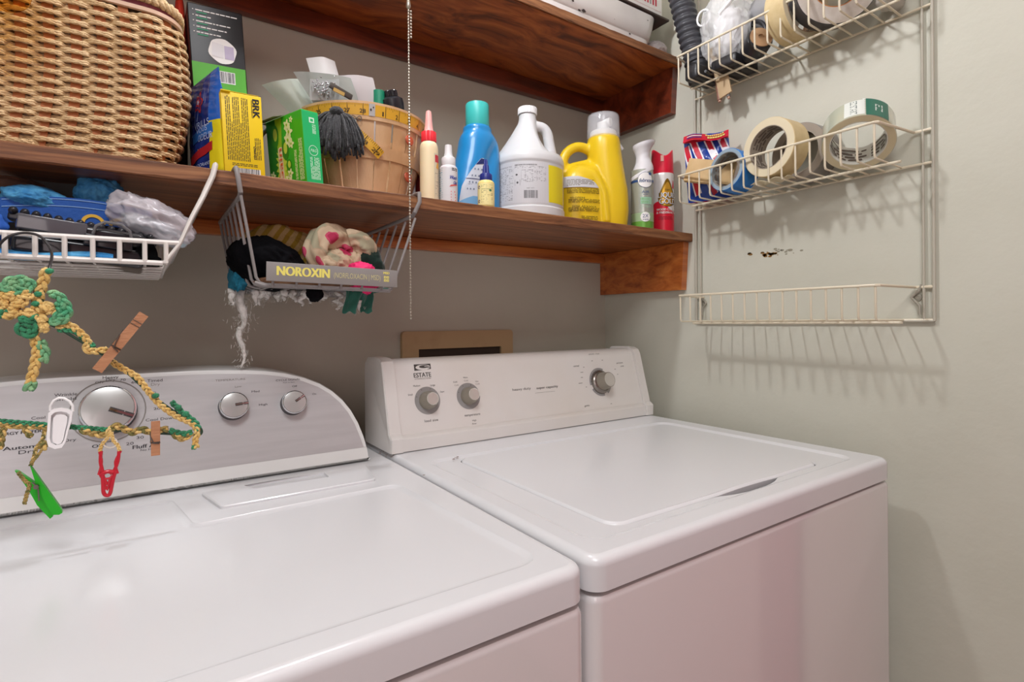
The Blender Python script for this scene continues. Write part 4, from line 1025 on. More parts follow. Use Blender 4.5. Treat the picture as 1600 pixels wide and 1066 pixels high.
# measuring tape round the rim: numbers run right to the viewer
m = MB(); R2 = RT + .0042; v0, v1 = HB - .0215, HB - .0035
tm = lambda u, v, d=0: Vector((BX + (brad(v) + .0040 + d) * math.cos(th_f + u / R2), BY + (brad(v) + .0040 + d) * math.sin(th_f + u / R2), SZ + v))
m.grid(lambda a_, b_: tm(lerp(-.15, .19, a_), lerp(v0, v1, b_)), 120, 2)
IN = .0254; u27 = .000
def uof(px):   # angle position of a pixel on the rim
    best = min((abs(projx(tm(u_, .14)) - px), u_) for u_ in [k * .001 for k in range(-140, 150)]); return best[1]
def projx(p):
    X = p.x * cs - p.y * sn; D = p.x * sn + p.y * cs; return 800 + FPX * X / D
u27 = uof(545); u1_ = uof(605)
for k in range(-5, 2):
    uu = u27 + k * IN
    if -.15 < uu < uof(582): rect(m, tm, uu - .0005, uu + .0005, v0, v1, 1, .0005); s_ = str(27 + k); text(m, s_, tm, uu - .0006, v0 + .0062, width=.0095, height=.0062, mi=1, bold=.0002)
    for j in range(1, 8):
        w_ = uu + j * IN / 8
        if -.15 < w_ < uof(580): rect(m, tm, w_ - .00025, w_ + .00025, v1 - (.006 if j == 4 else .0035), v1, 1, .0004)
for k in range(0, 7):
    uu = u1_ + k * IN
    if uu > .185: break
    rect(m, tm, uu - .0005, uu + .0005, v0, v1, 1, .0005); text(m, str(k + 1), tm, uu - .0045, v0 + .0055, width=.0042 if k else .002, height=.0070, mi=1, bold=.0002)
    for j in range(1, 8):
        w_ = uu + j * IN / 8
        if w_ < .188: rect(m, tm, w_ - .00025, w_ + .00025, v1 - (.006 if j == 4 else .0035), v1, 1, .0004)
uc = uof(585); rect(m, tm, uc - .006, uc + .004, v0 - .0005, v1 + .0005, 2, .0008, 3); patch(m, tm, ell(uc - .003, (v0 + v1) / 2, .0014, .0022, 12), 1, .0012); patch(m, tm, ell(uc + .001, (v0 + v1) / 2 + .004, .001, .0015, 12), 1, .0012)
m.build('measuring_tape', [mat('tape_yellow', '#d9a52e', .45), mat('tape_ink', '#2e2416', .6), mat('tape_metal_tip', '#c8ccca', .3, metal=.4)], t)
# loose end of the tape
m = MB(); uA, vA, uB_, vB = uof(560), .100, uof(598), .066
def te(a_, b_): 
    u_ = lerp(uA, uB_, a_); v_ = lerp(vA, vB, a_); dx, dv = (uB_ - uA), (vB - vA); L = math.hypot(dx, dv)
    return bmp(u_ - dv / L * (b_ - .5) * .016, v_ + dx / L * (b_ - .5) * .016, .0048 + .006 * math.sin(a_ * 2))
m.grid(te, 20, 3)
def tep(u, v, d=0):
    p = te(u, v); return p + Vector((-BX, -BY, 0)).normalized() * (d + .0003)
for k, s_ in ((.32, '28'), (.80, '29')):
    rect(m, tep, k - .012, k + .012, 0, 1, 1, .0003)
    text(m, s_, lambda a_, b_, d=0: tep(a_, b_, d), k - .0, .34, width=.30, height=.34, mi=1)
for j in range(1, 16): rect(m, tep, j * .0625 - .005, j * .0625 + .005, .72, 1, 1, .0003)
m.build('tape_end', [MATS['tape_yellow'], MATS['tape_ink']], t)
for (px, v_) in ((642, .103), (648, .043)):
    u_ = uof(px) ; c = bmp(u_, v_, .004); nn = Vector((math.cos(th_f + u_ / RT), math.sin(th_f + u_ / RT), .15))
    m = MB(); m.lathe([(.0004, .0005), (.0085, .0005), (.0095, .002), (.0085, .004), (.004, .0048), (.0004, .0045)], c, 24, axis=nn); m.build('wooden_bead', mat('red_brown_bead', '#a0452a', .45, col2='#b65334', nscale=60), t)
m = MB(); c = bmp(uof(560), .123, .006); m.tube([c + Vector((.008 * math.sin(q) * math.cos(th_f + PI / 2), .008 * math.sin(q) * math.sin(th_f + PI / 2), .004 * math.sin(2 * q) - .001)) for q in [2 * PI * k / 30 for k in range(30)]], .0006, 6, True); m.build('wire_loop', mat('dark_wire', '#55504a', .4, metal=.6), t)
# black yarn tassel
m = MB(); c = bmp(uof(532), .128, .010); rnd = random.Random(11); tang = Vector((math.cos(th_f + PI / 2), math.sin(th_f + PI / 2), 0)); nrm = Vector((math.cos(th_f), math.sin(th_f), 0))
for k in range(120):
    q = rnd.uniform(-1, 1); e = rnd.uniform(0, 1); L = rnd.uniform(.055, .082) * (1 - .12 * abs(q)); lat = q * .032; out = .006 + .012 * e * (1 - q * q * .5)
    p0 = c + tang * q * .010 + nrm * e * .004; pts = []
    for i in range(9):
        s_ = i / 8; pts.append(p0 + tang * lat * (1 - (1 - s_) ** 2.2) + nrm * out * math.sin(min(1, s_ * 1.4) * PI / 2) + Vector((0, 0, .004 * math.sin(PI * min(1, s_ * 2)) - L * s_)) + Vector((rnd.gauss(0, .0006), rnd.gauss(0, .0006), 0)))
    m.tube(pts, .0017, 6)
m.ball(c + nrm * .003, .012, (1, .9, .8), 2)
solo('yarn_tassel', m, mat('black_yarn', '#1b1b1e', .75, bump=.6, bscale=300, sheen=.3), 'black yarn tassel hanging from the rim of the bushel basket', 'tassel', c - Vector((0, 0, .07)), sharp=180)
# papers and bits in the basket
paper = mat('white_paper', '#e2e2e0', .6); grey_p = mat('grey_glossy_paper', '#a9aba4', .3, col2='#b9bbb4', nscale=12); print_m = mat('paper_print', '#4a4644', .6)
def sheet(name, label, cat, quad, mats, th=.0006, curl=.004, seed=1, extra=None):
    a_, b_, c_, d_ = [Vector(q) for q in quad]; nn = (b_ - a_).cross(d_ - a_).normalized()
    f = lambda u, v, d=0: (a_.lerp(b_, u)).lerp(d_.lerp(c_, u), v) + nn * (curl * math.sin(PI * u) * (.5 + v) + .002 * noise.noise(Vector((u * 3, v * 3, seed))) - d)
    mm = MB(); mm.grid(f, 16, 12, thick=th)
    if extra: extra(mm, f)
    return solo(name, mm, mats, label, cat, ((a_ + b_) / 2))
z0 = SZ + .100
px3 = lambda px, py, y: tuple(P(px, py, y=y))
sheet('folded_paper', 'white crumpled paper standing highest in the bushel basket', 'paper', [(.285, .985, z0), (.335, .985, z0), px3(520, 97, .985), px3(478, 90, .985)][0:2] + [px3(523, 96, .985), px3(478, 91, .985)], [paper], seed=3, curl=.008)
sheet('paper_sleeve', 'pale sage folded paper sleeve fanning left out of the bushel basket', 'paper', [(.255, .955, z0), (.305, .955, z0), px3(470, 124, .95), px3(409, 133, .95)], [mat('sage_paper', '#b7bdb0', .45, col2='#8d958a', nscale=9)], curl=.010, seed=5)
def pr(mm, f):
    smallprint(mm, lambda u, v, d=0: f(u, v, d + .0008), .55, .75, .55, .95, .045, 1, .4, 3); rect(mm, lambda u, v, d=0: f(u, v, d + .0008), .60, .75, .25, .45, 1)
sheet('printed_leaflet', 'grey printed leaflet leaning right in the bushel basket', 'leaflet', [(.300, .950, z0), (.378, .950, z0), px3(583, 122, .945), px3(528, 118, .945)], [mat('leaflet_grey', '#b7b1b0', .4), print_m], curl=.006, seed=7, extra=pr)
sheet('clear_wallet', 'translucent grey wallet standing in the middle of the bushel basket', 'wallet', [(.280, .935, z0), (.345, .935, z0), px3(548, 122, .93), px3(458, 112, .93)], [mat('grey_film_sleeve', '#a5aaa3', .2, trans=.3, coat=.3)], curl=.006, seed=9)
m = MB(); rnd = random.Random(3)
m.grid(lambda u, v: P(lerp(484, 530, u), lerp(156, 123, v), y=.912) + Vector((0, .004 * math.sin(PI * u), 0)), 8, 8, thick=.0005)
for k in range(60):
    p = P(rnd.gauss(506, 9), rnd.gauss(136, 7), y=.909); m.ball(p, rnd.uniform(.0010, .0020), n=1, mi=1)
solo('pin_bag', m, [mat('clear_zip_film', '#c9ccc9', .15, trans=.6), mat('steel_pins', '#a9a9ac', .25, metal=.8)], 'little clear bag of silvery pins at the front of the bushel basket', 'bag of pins', P(506, 156, y=.91), sharp=60)
m = MB(); seg_box(m, P(515, 132, y=.90), P(550, 153, y=.905), .004, .010, (0, 0, 1), bev=.001); seg_box(m, P(521, 139, y=.897), P(538, 148, y=.899), .0015, .006, (0, 0, 1), 1)
solo('pocket_tool', m, [mat('dark_steel', '#54504b', .3, metal=.5), mat('bronze_label', '#a98a4a', .5)], 'dark pocket tool with a yellowish label lying across the bushel basket rim', 'tool', P(532, 150, y=.90))
t = thing('black_jar', 'small black ribbed-lid jar peeking over the right rim of the bushel basket', 'jar', (.385, .95, SZ + .13))
c = P(612, 152, y=.935); ax = Vector((-.25, -.15, .9))
m = MB(); m.lathe([(.018, -.03), (.020, -.012), (.019, -.004), (.013, 0)], c, 32, axis=ax); m.build('body', blk, t)
m = MB(); m.rings([[c + ax.normalized() * h + (Vector((1, 0, .28)).normalized() * math.cos(q) + Vector((.04, 1, .17)).normalized() * math.sin(q)) * (r + .0005 * math.cos(20 * q)) for q in [2 * PI * k / 80 for k in range(80)]] for r, h in ((.0115, .001), (.0118, .010), (.0105, .0115))]); m.build('lid', mat('black_lid', '#232326', .25), t)
m = MB(); m.lathe([(.001, .012), (.011, .010), (.011, -.02), (.001, -.02)], P(592, 152, y=.945), 20, axis=(0, 0, 1))
solo('green_spool', m, mat('teal_green', '#127a5a', .5), 'small teal green spool beside the black jar in the bushel basket', 'spool', P(592, 157, y=.945))
# ------------------------------------------------------------------ right half of the lower shelf
def bottle_thing(name, label, cat, x, y): return thing(name, label, cat, (x, y, SZ))
inkm = mat('label_ink', '#4b4b4e', .6)
# glue bottle
x, y = .4216, .874; tf = toward_cam(x, y)
t = bottle_thing('glue_bottle', 'cream glue bottle with red collar and pink nozzle beside the bushel basket', 'glue bottle', x, y)
b = Bottle([(0, 0, 0, .0145, .0145, 2.2), (.003, 0, 0, .0158, .0158, 2.2), (.095, 0, 0, .0160, .0160, 2.2), (.103, 0, 0, .0150, .0150, 2), (.109, 0, 0, .011, .011, 2), (.112, 0, 0, .010, .010, 2)], (x, y, G))
m = MB(); b.mesh(m, 50, 40); mp = b.map(tf + .80, .0160)
rect(m, mp, -.004, .030, .004, .086, 1, .0003, 10); rect(m, mp, -.002, .024, .070, .083, 2, .0005, 8); patch(m, mp, [(.0, .060), (.018, .056), (.02, .069), (.002, .070)], 3, .0005, 6)
text(m, 'Glue', mp, .006, .077, width=.012, height=.007, mi=4); smallprint(m, mp, -.002, .018, .008, .054, .0024, 5, .42, 2)
m.build('bottle', [mat('cream_plastic', '#eeddb6', .4, sss=.1), mat('label_cream', '#d9cdb0', .5), mat('label_red', '#c22f3c', .5), mat('label_orange', '#e0a02c', .5), mat('print_white', '#e8e8e6', .5), inkm], t)
m = MB(); m.rings([[Vector((x, y, G + z)) + Vector((math.cos(q), math.sin(q), 0)) * (r + .0004 * math.cos(18 * q)) for q in [2 * PI * k / 72 for k in range(72)]] for r, z in ((.0128, .108), (.0130, .109), (.0130, .124), (.0120, .126))]); m.build('collar', mat('red_plastic', '#e8303c', .35), t)
m = MB(); m.lathe([(.0095, .125), (.0080, .130), (.0072, .136), (.0060, .150), (.0055, .158), (.0046, .163), (.0015, .165)], (x, y, G), 28); m.build('nozzle', mat('pink_nozzle', '#f0b3ad', .3, sss=.1), t)
# dark red box behind the glue
t = bottle_thing('maroon_box', 'narrow maroon box with black scroll print behind the glue bottle', 'box', .428, .935)
m = MB(); m.box(.428, .443, .915, .965, G, SZ + .098, .001)
solo_m = [mat('maroon_card', '#7e2426', .5), mat('scroll_black', '#2a1416', .5)]
for z_ in (.03, .088): arcband(m, flat((.428, .9148, SZ), (1, 0, 0), (0, 0, 1)), .006, z_, .003, .0045, 0, 5, 1, .0003, 20)
m.build('box', solo_m, t)
m = MB(); m.box(.403, .422, .930, .965, G, SZ + .085, .004); m.box(.404, .421, .9296, .931, SZ + .062, SZ + .083, mi=1)
solo('pale_bottle', m, [mat('pale_grey_plastic', '#c3c9cc', .4), mat('teal_label', '#3c9a96', .5)], 'pale grey bottle with a teal label half hidden between basket and glue bottle', 'bottle', (.41, .945, SZ))
# white pump spray
x, y = .4595, .872; tf = toward_cam(x, y)
t = bottle_thing('spray_bottle', 'small white spray bottle with plain nozzle next to the glue bottle', 'spray bottle', x, y)
b = Bottle([(0, 0, 0, .0150, .0150, 2), (.002, 0, 0, .0163, .0163, 2), (.064, 0, 0, .0166, .0166, 2), (.069, 0, 0, .0150, .0150, 2), (.0715, 0, 0, .011, .011, 2)], (x, y, G))
m = MB(); b.mesh(m, 40, 40); mp = b.map(tf, .0166)
smallprint(m, mp, -.021, -.012, .008, .066, .0040, 1, .36, 2)
text(m, 'Wash', mp, .0085, .047, width=.015, height=.0065, mi=2, shear=.3, bold=.0003); text(m, 'Out', mp, .0125, .038, width=.008, height=.006, mi=2, shear=.3, bold=.0003); patch(m, mp, [(.001, .030), (.018, .034), (.018, .036), (.002, .033)], 3, .0004, 5)
smallprint(m, mp, .006, .018, .060, .065, .003, 4, .6, 3); smallprint(m, mp, .004, .014, .006, .024, .005, 3, .45, 3, vertical=False)
m.build('bottle', [mat('white_bottle', '#d4d4d6', .35), mat('print_teal', '#5fa3b5', .5), mat('print_navy', '#2d3f92', .5), mat('print_coral', '#d85a55', .5), inkm], t)
m = MB(); m.lathe([(.0125, .070), (.0128, .071), (.0128, .084), (.0118, .086), (.0085, .088), (.0070, .094), (.0066, .105), (.0060, .109), (.002, .110)], (x, y, G), 32); m.build('nozzle', mat('white_cap', '#dadada', .35), t)
# blue detergent bottle
x, y = .5630, .945; tf = toward_cam(x, y)
t = bottle_thing('detergent_bottle', 'blue detergent bottle with turquoise cap behind the little yellow bottle', 'detergent bottle', x, y)
b = Bottle([(0, -.006, 0, .050, .030, 2.6), (.004, -.006, 0, .053, .033, 2.6), (.05, -.005, 0, .0535, .034, 2.6), (.09, -.001, 0, .0495, .034, 2.5), (.130, .0035, 0, .0445, .033, 2.4), (.150, .0045, 0, .0425, .032, 2.3), (.163, .0035, 0, .037, .030, 2.2), (.170, .0025, 0, .0315, .028, 2.1), (.1735, .002, 0, .0300, .0275, 2), (.180, .002, 0, .0298, .0273, 2), (.184, .002, 0, .026, .025, 2)], (x, y, G), .05)
m = MB(); b.mesh(m, 80, 56)
# swoosh hollow in the side: press a shallow diagonal groove
for i, p in enumerate(m.v):
    z = p.z - G; xl = p.x - x
    if p.y < y and .05 < z < .165:
        cx_ = .004 + .030 * ((z - .05) / .115) ** 1.6 ; d_ = (xl - cx_) ; g_ = math.exp(-(d_ / .012) ** 2) * math.sin((z - .05) / .115 * PI) ; p.y += .007 * g_
mp = lambda u, v, d=0: b.pt(-PI / 2 + u / .053, v, d + .0006)
L1 = [(-.050, .002), (.006, .002), (.006, .06), (.004, .105), (-.001, .116), (-.013, .104), (-.028, .075), (-.042, .045)]
L1 = [(-.062, .003), (.002, .003), (.004, .06), (.000, .098), (-.006, .112), (-.012, .111), (-.030, .086), (-.050, .052)]
patch(m, mp, L1, 1, .0004, 26); patch(m, mp, [(-.062, .003), (.003, .003), (.003, .034), (-.02, .034), (-.058, .022)], 2, .0008, 20)
patch(m, mp, [(-.0215, .097), (-.001, .101), (-.0045, .110), (-.011, .111)], 3, .0008, 10)
for k in range(4):
    for j in range(3):
        u_, v_ = -.022 + .0075 * j - k * .004, .088 - k * .0135
        patch(m, mp, ell(u_, v_, .0017, .0020, 10), 4, .0008); rect(m, mp, u_ - .0028, u_ + .0028, v_ - .0050, v_ - .0038, 4)
rect(m, mp, -.040, .002, .0675, .0688, 3, .0010, 10)
barcode(m, mp, -.018, -.005, .006, .026, 5, 3, 6, vertical=True)
m.build('bottle', [mat('blue_bottle', '#1f86c4', .3, coat=.3), mat('label_pale', '#c3cbd6', .4), mat('label_sky', '#6fa6d0', .4), mat('label_navy', '#1d2c63', .4), mat('print_slate', '#6f7b91', .5), mat('label_pale2', '#b9c7d6', .4)], t)
m = MB(); c = (x + .002, y, G); m.lathe([(.0235, .184), (.0240, .185), (.0238, .228), (.0225, .231), (.021, .231), (.020, .225), (.002, .224)], c, 48); m.build('cap', mat('turquoise_cap', '#3fb9b2', .35), t)
# little yellow bottle with a navy tip
x, y = .5290, .855; tf = toward_cam(x, y)
t = bottle_thing('oil_bottle', 'little yellow bottle with navy blue pointed cap at the front shelf edge', 'small bottle', x, y)
b = Bottle([(0, 0, 0, .0145, .0145, 2), (.002, 0, 0, .0156, .0156, 2), (.044, 0, 0, .0158, .0158, 2), (.048, 0, 0, .0140, .0140, 2), (.050, 0, 0, .0115, .0115, 2)], (x, y, G))
m = MB(); b.mesh(m, 30, 40); mp = b.map(tf, .0158)
rect(m, mp, -.0175, .021, .003, .043, 1, .0003, 14); smallprint(m, mp, -.009, .013, .006, .030, .0026, 2, .42, 4); smallprint(m, mp, -.009, .013, .034, .041, .0026, 3, .5, 4); rect(m, mp, -.009, .013, .0315, .0322, 3, .0005, 4); patch(m, mp, ell(.008, .0295, .0025, .002, 12), 3, .0005)
for v_ in (.010, .036): arcband(m, mp, -.0145, v_, .0015, .0028, 0, 5.5, 4, .0005, 14)
m.build('bottle', [mat('butter_yellow', '#ecd98a', .4), mat('label_butter', '#efe2a0', .45), inkm, mat('print_green2', '#4c7a52', .5), mat('print_violet', '#4e437e', .5)], t)
m = MB(); m.rings([[Vector((x, y, G + z)) + Vector((math.cos(q), math.sin(q), 0)) * (r + .0003 * math.cos(16 * q)) for q in [2 * PI * k / 64 for k in range(64)]] for r, z in ((.0114, .049), (.0116, .050), (.0114, .061), (.0100, .063), (.0070, .064), (.0062, .066), (.0052, .078), (.0036, .080), (.0030, .089), (.0014, .0905))]); m.build('cap', mat('navy_cap', '#1f2a78', .35), t)

def fused(name, mb, mats, parent, voxel=.0028, smooth=8):
    o = mb.build(name, mats, parent, sharp=180)
    r = o.modifiers.new('remesh', 'REMESH'); r.mode = 'VOXEL'; r.voxel_size = voxel; r.use_smooth_shade = True
    s_ = o.modifiers.new('smooth', 'SMOOTH'); s_.iterations = smooth; s_.factor = .5
    return o
# white gallon jug
x, y = .6848, .935; tf = toward_cam(x, y)
t = bottle_thing('bleach_jug', 'white gallon jug with yellow-panelled label and a side handle', 'jug', x, y)
R = .0765
jb = Bottle([(0, 0, 0, R - .004, R - .004, 2.1), (.004, 0, 0, R, R, 2.1), (.020, 0, 0, R, R, 2.1), (.023, 0, 0, R - .002, R - .002, 2.1), (.112, 0, 0, R - .002, R - .002, 2.1), (.116, 0, 0, R, R, 2.1), (.124, 0, 0, R - .0005, R - .0005, 2.1), (.135, 0, 0, R - .005, R - .004, 2.1)], (x, y, G))
m = MB(); jb.mesh(m, 60, 64)
mp = jb.map(tf, R)
rect(m, mp, -.105, .100, .026, .110, 1, .0003, 40)
rect(m, mp, .046, .098, .030, .106, 2, .0006, 12)
for a_, b_ in ((.098, .103), (.082, .096), (.064, .079), (.044, .060), (.032, .040)): smallprint(m, mp, .052, .088, a_ - .002, b_, .0024, 3, .5, int(a_ * 999))
text(m, 'DIRECTIONS FOR HOUSEHOLD USE', mp, -.004, .1035, width=.048, height=.0024, mi=3, bold=.0001)
smallprint(m, mp, -.028, .040, .096, .101, .0024, 3, .4, 3); smallprint(m, mp, -.014, .040, .068, .094, .0026, 3, .42, 4); rect(m, mp, -.028, -.0275, .062, .074, 3); rect(m, mp, -.017, -.0165, .062, .074, 3); rect(m, mp, -.028, -.0165, .062, .0625, 3); rect(m, mp, -.028, -.0165, .0735, .074, 3)
patch(m, mp, ell(-.0222, .068, .0022, .0022, 14), 3, .0005); patch(m, mp, ell(-.024, .084, .0025, .002, 10), 3, .0005)
text(m, 'NET WT', mp, .006, .056, width=.016, height=.0022, mi=3)
barcode(m, mp, -.008, .020, .036, .052, 1, 3, 12)
smallprint(m, mp, -.072, -.032, .060, .098, .0024, 3, .42, 6); text(m, 'HOUSEHOLD TIPS', mp, -.052, .1015, width=.034, height=.0024, mi=3); smallprint(m, mp, -.068, -.034, .034, .058, .0028, 3, .4, 8, last=.4); rect(m, mp, -.082, -.076, .036, .052, 4, .0006, 2)
m.build('bottle', [mat('white_hdpe', '#d0d2d3', .35, sss=.05), mat('label_white', '#c9cacd', .4), mat('label_yellow', '#e2d21c', .4), inkm, mat('label_teal', '#3a7a92', .4)], t)
# shoulder + neck + handle fused
m = MB()
hd = math.atan2(-cs, -sn)      # view axis
ux = Vector((cs, -sn, 0))      # to the right of the viewer
hx = Vector((.93, -.37, 0)).normalized()
base = Vector((x, y, G))
def hr(z): return interp([(.128, .0740), (.142, .0660), (.160, .0535), (.180, .0400), (.200, .0280), (.214, .0205), (.224, .0185), (.232, .0185)], z)[0]
prof_z = [.124 + .004 * k for k in range(28)]
rings = []
for z in prof_z:
    R_z = hr(z); ring_ = []
    for k in range(64):
        q = 2 * PI * k / 64; d_ = Vector((math.cos(q), math.sin(q), 0)); r_ = R_z
        # hollow beside the handle
        al = d_.dot(hx)
        f_ = math.sin(min(1, max(0, (z - .132) / .085)) * PI) ** .7
        if al > .2: r_ -= (R_z - .006) * .55 * ((al - .2) / .8) ** .8 * f_
        ring_.append(base + d_ * r_ + Vector((0, 0, z)))
    rings.append(ring_)
m.rings(rings)
hp = [base + hx * a_ + Vector((0, 0, z)) for a_, z in ((.008, .207), (.022, .208), (.036, .204), (.0440, .193), (.0475, .176), (.0510, .158), (.0545, .142), (.057, .126))]
def crv(pts, n=6):
    out = []
    for i in range(len(pts) - 1):
        p0 = pts[max(i - 1, 0)]; p1 = pts[i]; p2 = pts[i + 1]; p3 = pts[min(i + 2, len(pts) - 1)]
        for k in range(n):
            t_ = k / n; out.append(.5 * ((2 * p1) + (p2 - p0) * t_ + (2 * p0 - 5 * p1 + 4 * p2 - p3) * t_ ** 2 + (-p0 + 3 * p1 - 3 * p2 + p3) * t_ ** 3))
    return out + [pts[-1]]
m.tube(crv(hp), .0118, 16)
fused('handle_shoulder', m, MATS['white_hdpe'], t, .0022, 7)
m = MB(); m.rings([[base + Vector((math.cos(q), math.sin(q), 0)) * (r + .0004 * math.cos(40 * q)) + Vector((0, 0, z)) for q in [2 * PI * k / 120 for k in range(120)]] for r, z in ((.0200, .231), (.0205, .2315), (.0203, .244), (.0190, .246))]); m.build('cap', mat('white_cap', '#dadada', .35), t)
# tall black-capped bottle behind
t = bottle_thing('capped_bottle', 'yellow bottle with black cap hidden behind the white jug', 'bottle', .765, 1.03)
m = MB(); m.lathe([(.028, 0), (.030, .003), (.030, .17), (.020, .20), (.017, .204)], (.765, 1.03, G), 32); m.build('bottle', mat('mustard_plastic', '#c9a93a', .4), t)
m = MB(); m.lathe([(.018, .20), (.019, .201), (.019, .226), (.017, .228)], (.765, 1.03, G), 32); m.build('cap', mat('black_purple_cap', '#2a2430', .4), t)
t = bottle_thing('amber_bottle', 'dark brown bottle leaning out of sight behind the white jug', 'bottle', .655, 1.06)
m = MB(); m.lathe([(.026, 0), (.028, .003), (.028, .15), (.012, .185), (.011, .215), (.002, .216)], (.655, 1.06, G), 32); m.build('bottle', mat('dark_brown_glass', '#3a1e14', .2), t)
# yellow detergent jug
x, y = .868, .930
t = bottle_thing('fabric_softener_jug', 'big yellow detergent jug with looped handle and clear measuring cap', 'jug', x, y)
yel = mat('yellow_hdpe', '#e2c022', .32, sss=.04)
base = Vector((x, y, G)); rx_ = Vector((.93, -.367, 0)).normalized(); bk = Vector((.367, .93, 0)).normalized()
def sec(mb, tab, n=48):
    """stacked sections (z, centre along rx, half width, half depth, power)"""
    zs_ = [lerp(tab[0][0], tab[-1][0], i / 60) for i in range(61)]; rings = []
    for z in zs_:
        cx_, a_, b_, pw = interp(tab, z); e = 2 / pw
        rings.append([base + rx_ * (cx_ + a_ * math.copysign(abs(math.cos(q)) ** e, math.cos(q))) + bk * (b_ * math.copysign(abs(math.sin(q)) ** e, math.sin(q))) + Vector((0, 0, z)) for q in [2 * PI * k / n for k in range(n)]])
    mb.rings(rings)
m = MB()
# pouring column (right)
sec(m, [(.0005, .040, .036, .040, 2.4), (.006, .040, .040, .044, 2.4), (.05, .042, .042, .045, 2.4), (.085, .041, .042, .045, 2.3), (.12, .036, .041, .044, 2.3), (.16, .031, .040, .042, 2.2), (.20, .028, .0385, .040, 2.1), (.215, .028, .036, .037, 2), (.219, .028, .032, .033, 2)])
# low left body
sec(m, [(.0005, -.030, .050, .038, 2.6), (.006, -.030, .054, .042, 2.6), (.08, -.030, .054, .043, 2.6), (.115, -.026, .050, .041, 2.5), (.135, -.022, .044, .034, 2.4), (.147, -.016, .036, .022, 2.2), (.152, -.012, .028, .008, 2)])
# bulge with the swoosh ridge
m.tube(crv([base + rx_ * a_ + bk * b_ + Vector((0, 0, z)) for a_, b_, z in ((-.045, -.022, .135), (-.010, -.032, .120), (.010, -.036, .085), (.016, -.037, .045), (.020, -.036, .012))]), [.010] * 25, 16)
# handle
hp = [base + rx_ * a_ + Vector((0, 0, z)) for a_, z in ((-.070, .120), (-.0735, .145), (-.068, .168), (-.054, .184), (-.034, .192), (-.014, .188), (.002, .176), (.008, .160))]
m.tube(crv(hp), .0115, 16)
m.tube(crv([base + rx_ * a_ + Vector((0, 0, z)) for a_, z in ((-.072, .118), (-.052, .140), (-.028, .148), (-.008, .154), (.004, .164))]), .012, 16)
fused('bottle', m, yel, t, .0028, 9)
m = MB()
def ymp(u, v, d=0): 
    a_, b_ = .054, .043; q = -PI / 2 + u / .048; e = 2 / 2.6
    return base + rx_ * (-.030 + (a_ + d) * math.copysign(abs(math.cos(q)) ** e, math.cos(q))) + bk * ((b_ + d) * math.copysign(abs(math.sin(q)) ** e, math.sin(q))) + Vector((0, 0, v))
LB = [(-.050, .010), (.016, .010), (.024, .030), (.026, .070), (.012, .100), (-.010, .112), (-.050, .112)]
patch(m, ymp, [(-.050, .088), (.0215, .088), (.012, .100), (-.002, .109), (-.012, .1125), (-.050, .112)], 1, .0018, 14)
smallprint(m, lambda u, v, d=0: ymp(u, v, d + .0016), -.040, .022, .074, .086, .0030, 2, .42, 3); smallprint(m, lambda u, v, d=0: ymp(u, v, d + .0018), -.04, .010, .090, .106, .0030, 2, .36, 5)
y2 = lambda u, v, d=0: ymp(u, v, d + .0016)
text(m, 'TO OPEN', y2, -.018, .064, width=.030, height=.0034, mi=2, bold=.0001); smallprint(m, y2, -.036, .024, .052, .062, .0030, 2, .4, 6); text(m, 'DOSE ADVICE', y2, -.006, .045, width=.040, height=.0034, mi=2, bold=.0001); smallprint(m, y2, -.036, .022, .032, .043, .0032, 2, .42, 7); smallprint(m, y2, -.008, .018, .014, .024, .0032, 2, .42, 8)
m.build('label', [yel, mat('label_white', '#c9cacd', .4), mat('olive_print', '#5a4f10', .6)], t)
cc = base + rx_ * .028
m = MB(); m.lathe([(.0375, .212), (.0385, .214), (.0372, .262), (.0355, .2675), (.030, .269), (.001, .270), (.001, .2685), (.029, .2675), (.0345, .2655), (.0358, .261), (.0371, .215), (.0365, .212)], cc, 56)
m.build('measuring_cap', mat('clear_cap', '#eef0f4', .10, alpha=.22, spec=.8), t)
m = MB(); m.lathe([(.031, .216), (.031, .228), (.028, .231), (.014, .232), (.014, .234)], cc, 48); 
sp = cc + Vector((0, 0, .244)); m.lathe([(.015, -.014), (.014, .004), (.0145, .008)], sp, 28, axis=(0, 0, 1)); m.tube([sp + Vector((0, 0, .004)), sp + rx_ * .008 - bk * .006 + Vector((0, 0, .008)), sp + rx_ * .014 - bk * .012 + Vector((0, 0, .008))], [.009, .0095, .010], 20)
m.build('spout', mat('white_spout', '#f0f0ee', .35), t)
# white trigger bottle behind the yellow jug
x, y = .985, 1.0
t = bottle_thing('trigger_bottle', 'white trigger bottle mostly hidden behind the yellow jug', 'spray bottle', x, y)
b = Bottle([(0, 0, 0, .038, .026, 2.4), (.003, 0, 0, .041, .028, 2.4), (.10, 0, 0, .041, .028, 2.4), (.15, -.004, 0, .030, .024, 2.2), (.19, -.008, 0, .016, .016, 2), (.20, -.008, 0, .014, .014, 2)], (x, y, G))
m = MB(); b.mesh(m); m.build('bottle', mat('white_bottle', '#d4d4d6', .35), t)
m = MB(); m.lathe([(.016, .198), (.016, .215), (.012, .218)], (x - .008, y, G), 28); m.box(x - .03, x + .02, y - .012, y + .012, G + .217, G + .246, .008, 4); m.tube([(x + .012, y, G + .235), (x + .026, y - .012, G + .243), (x + .036, y - .02, G + .228)], [.011, .009, .004], 14); m.build('trigger_head', mat('white_cap', '#dadada', .35), t)
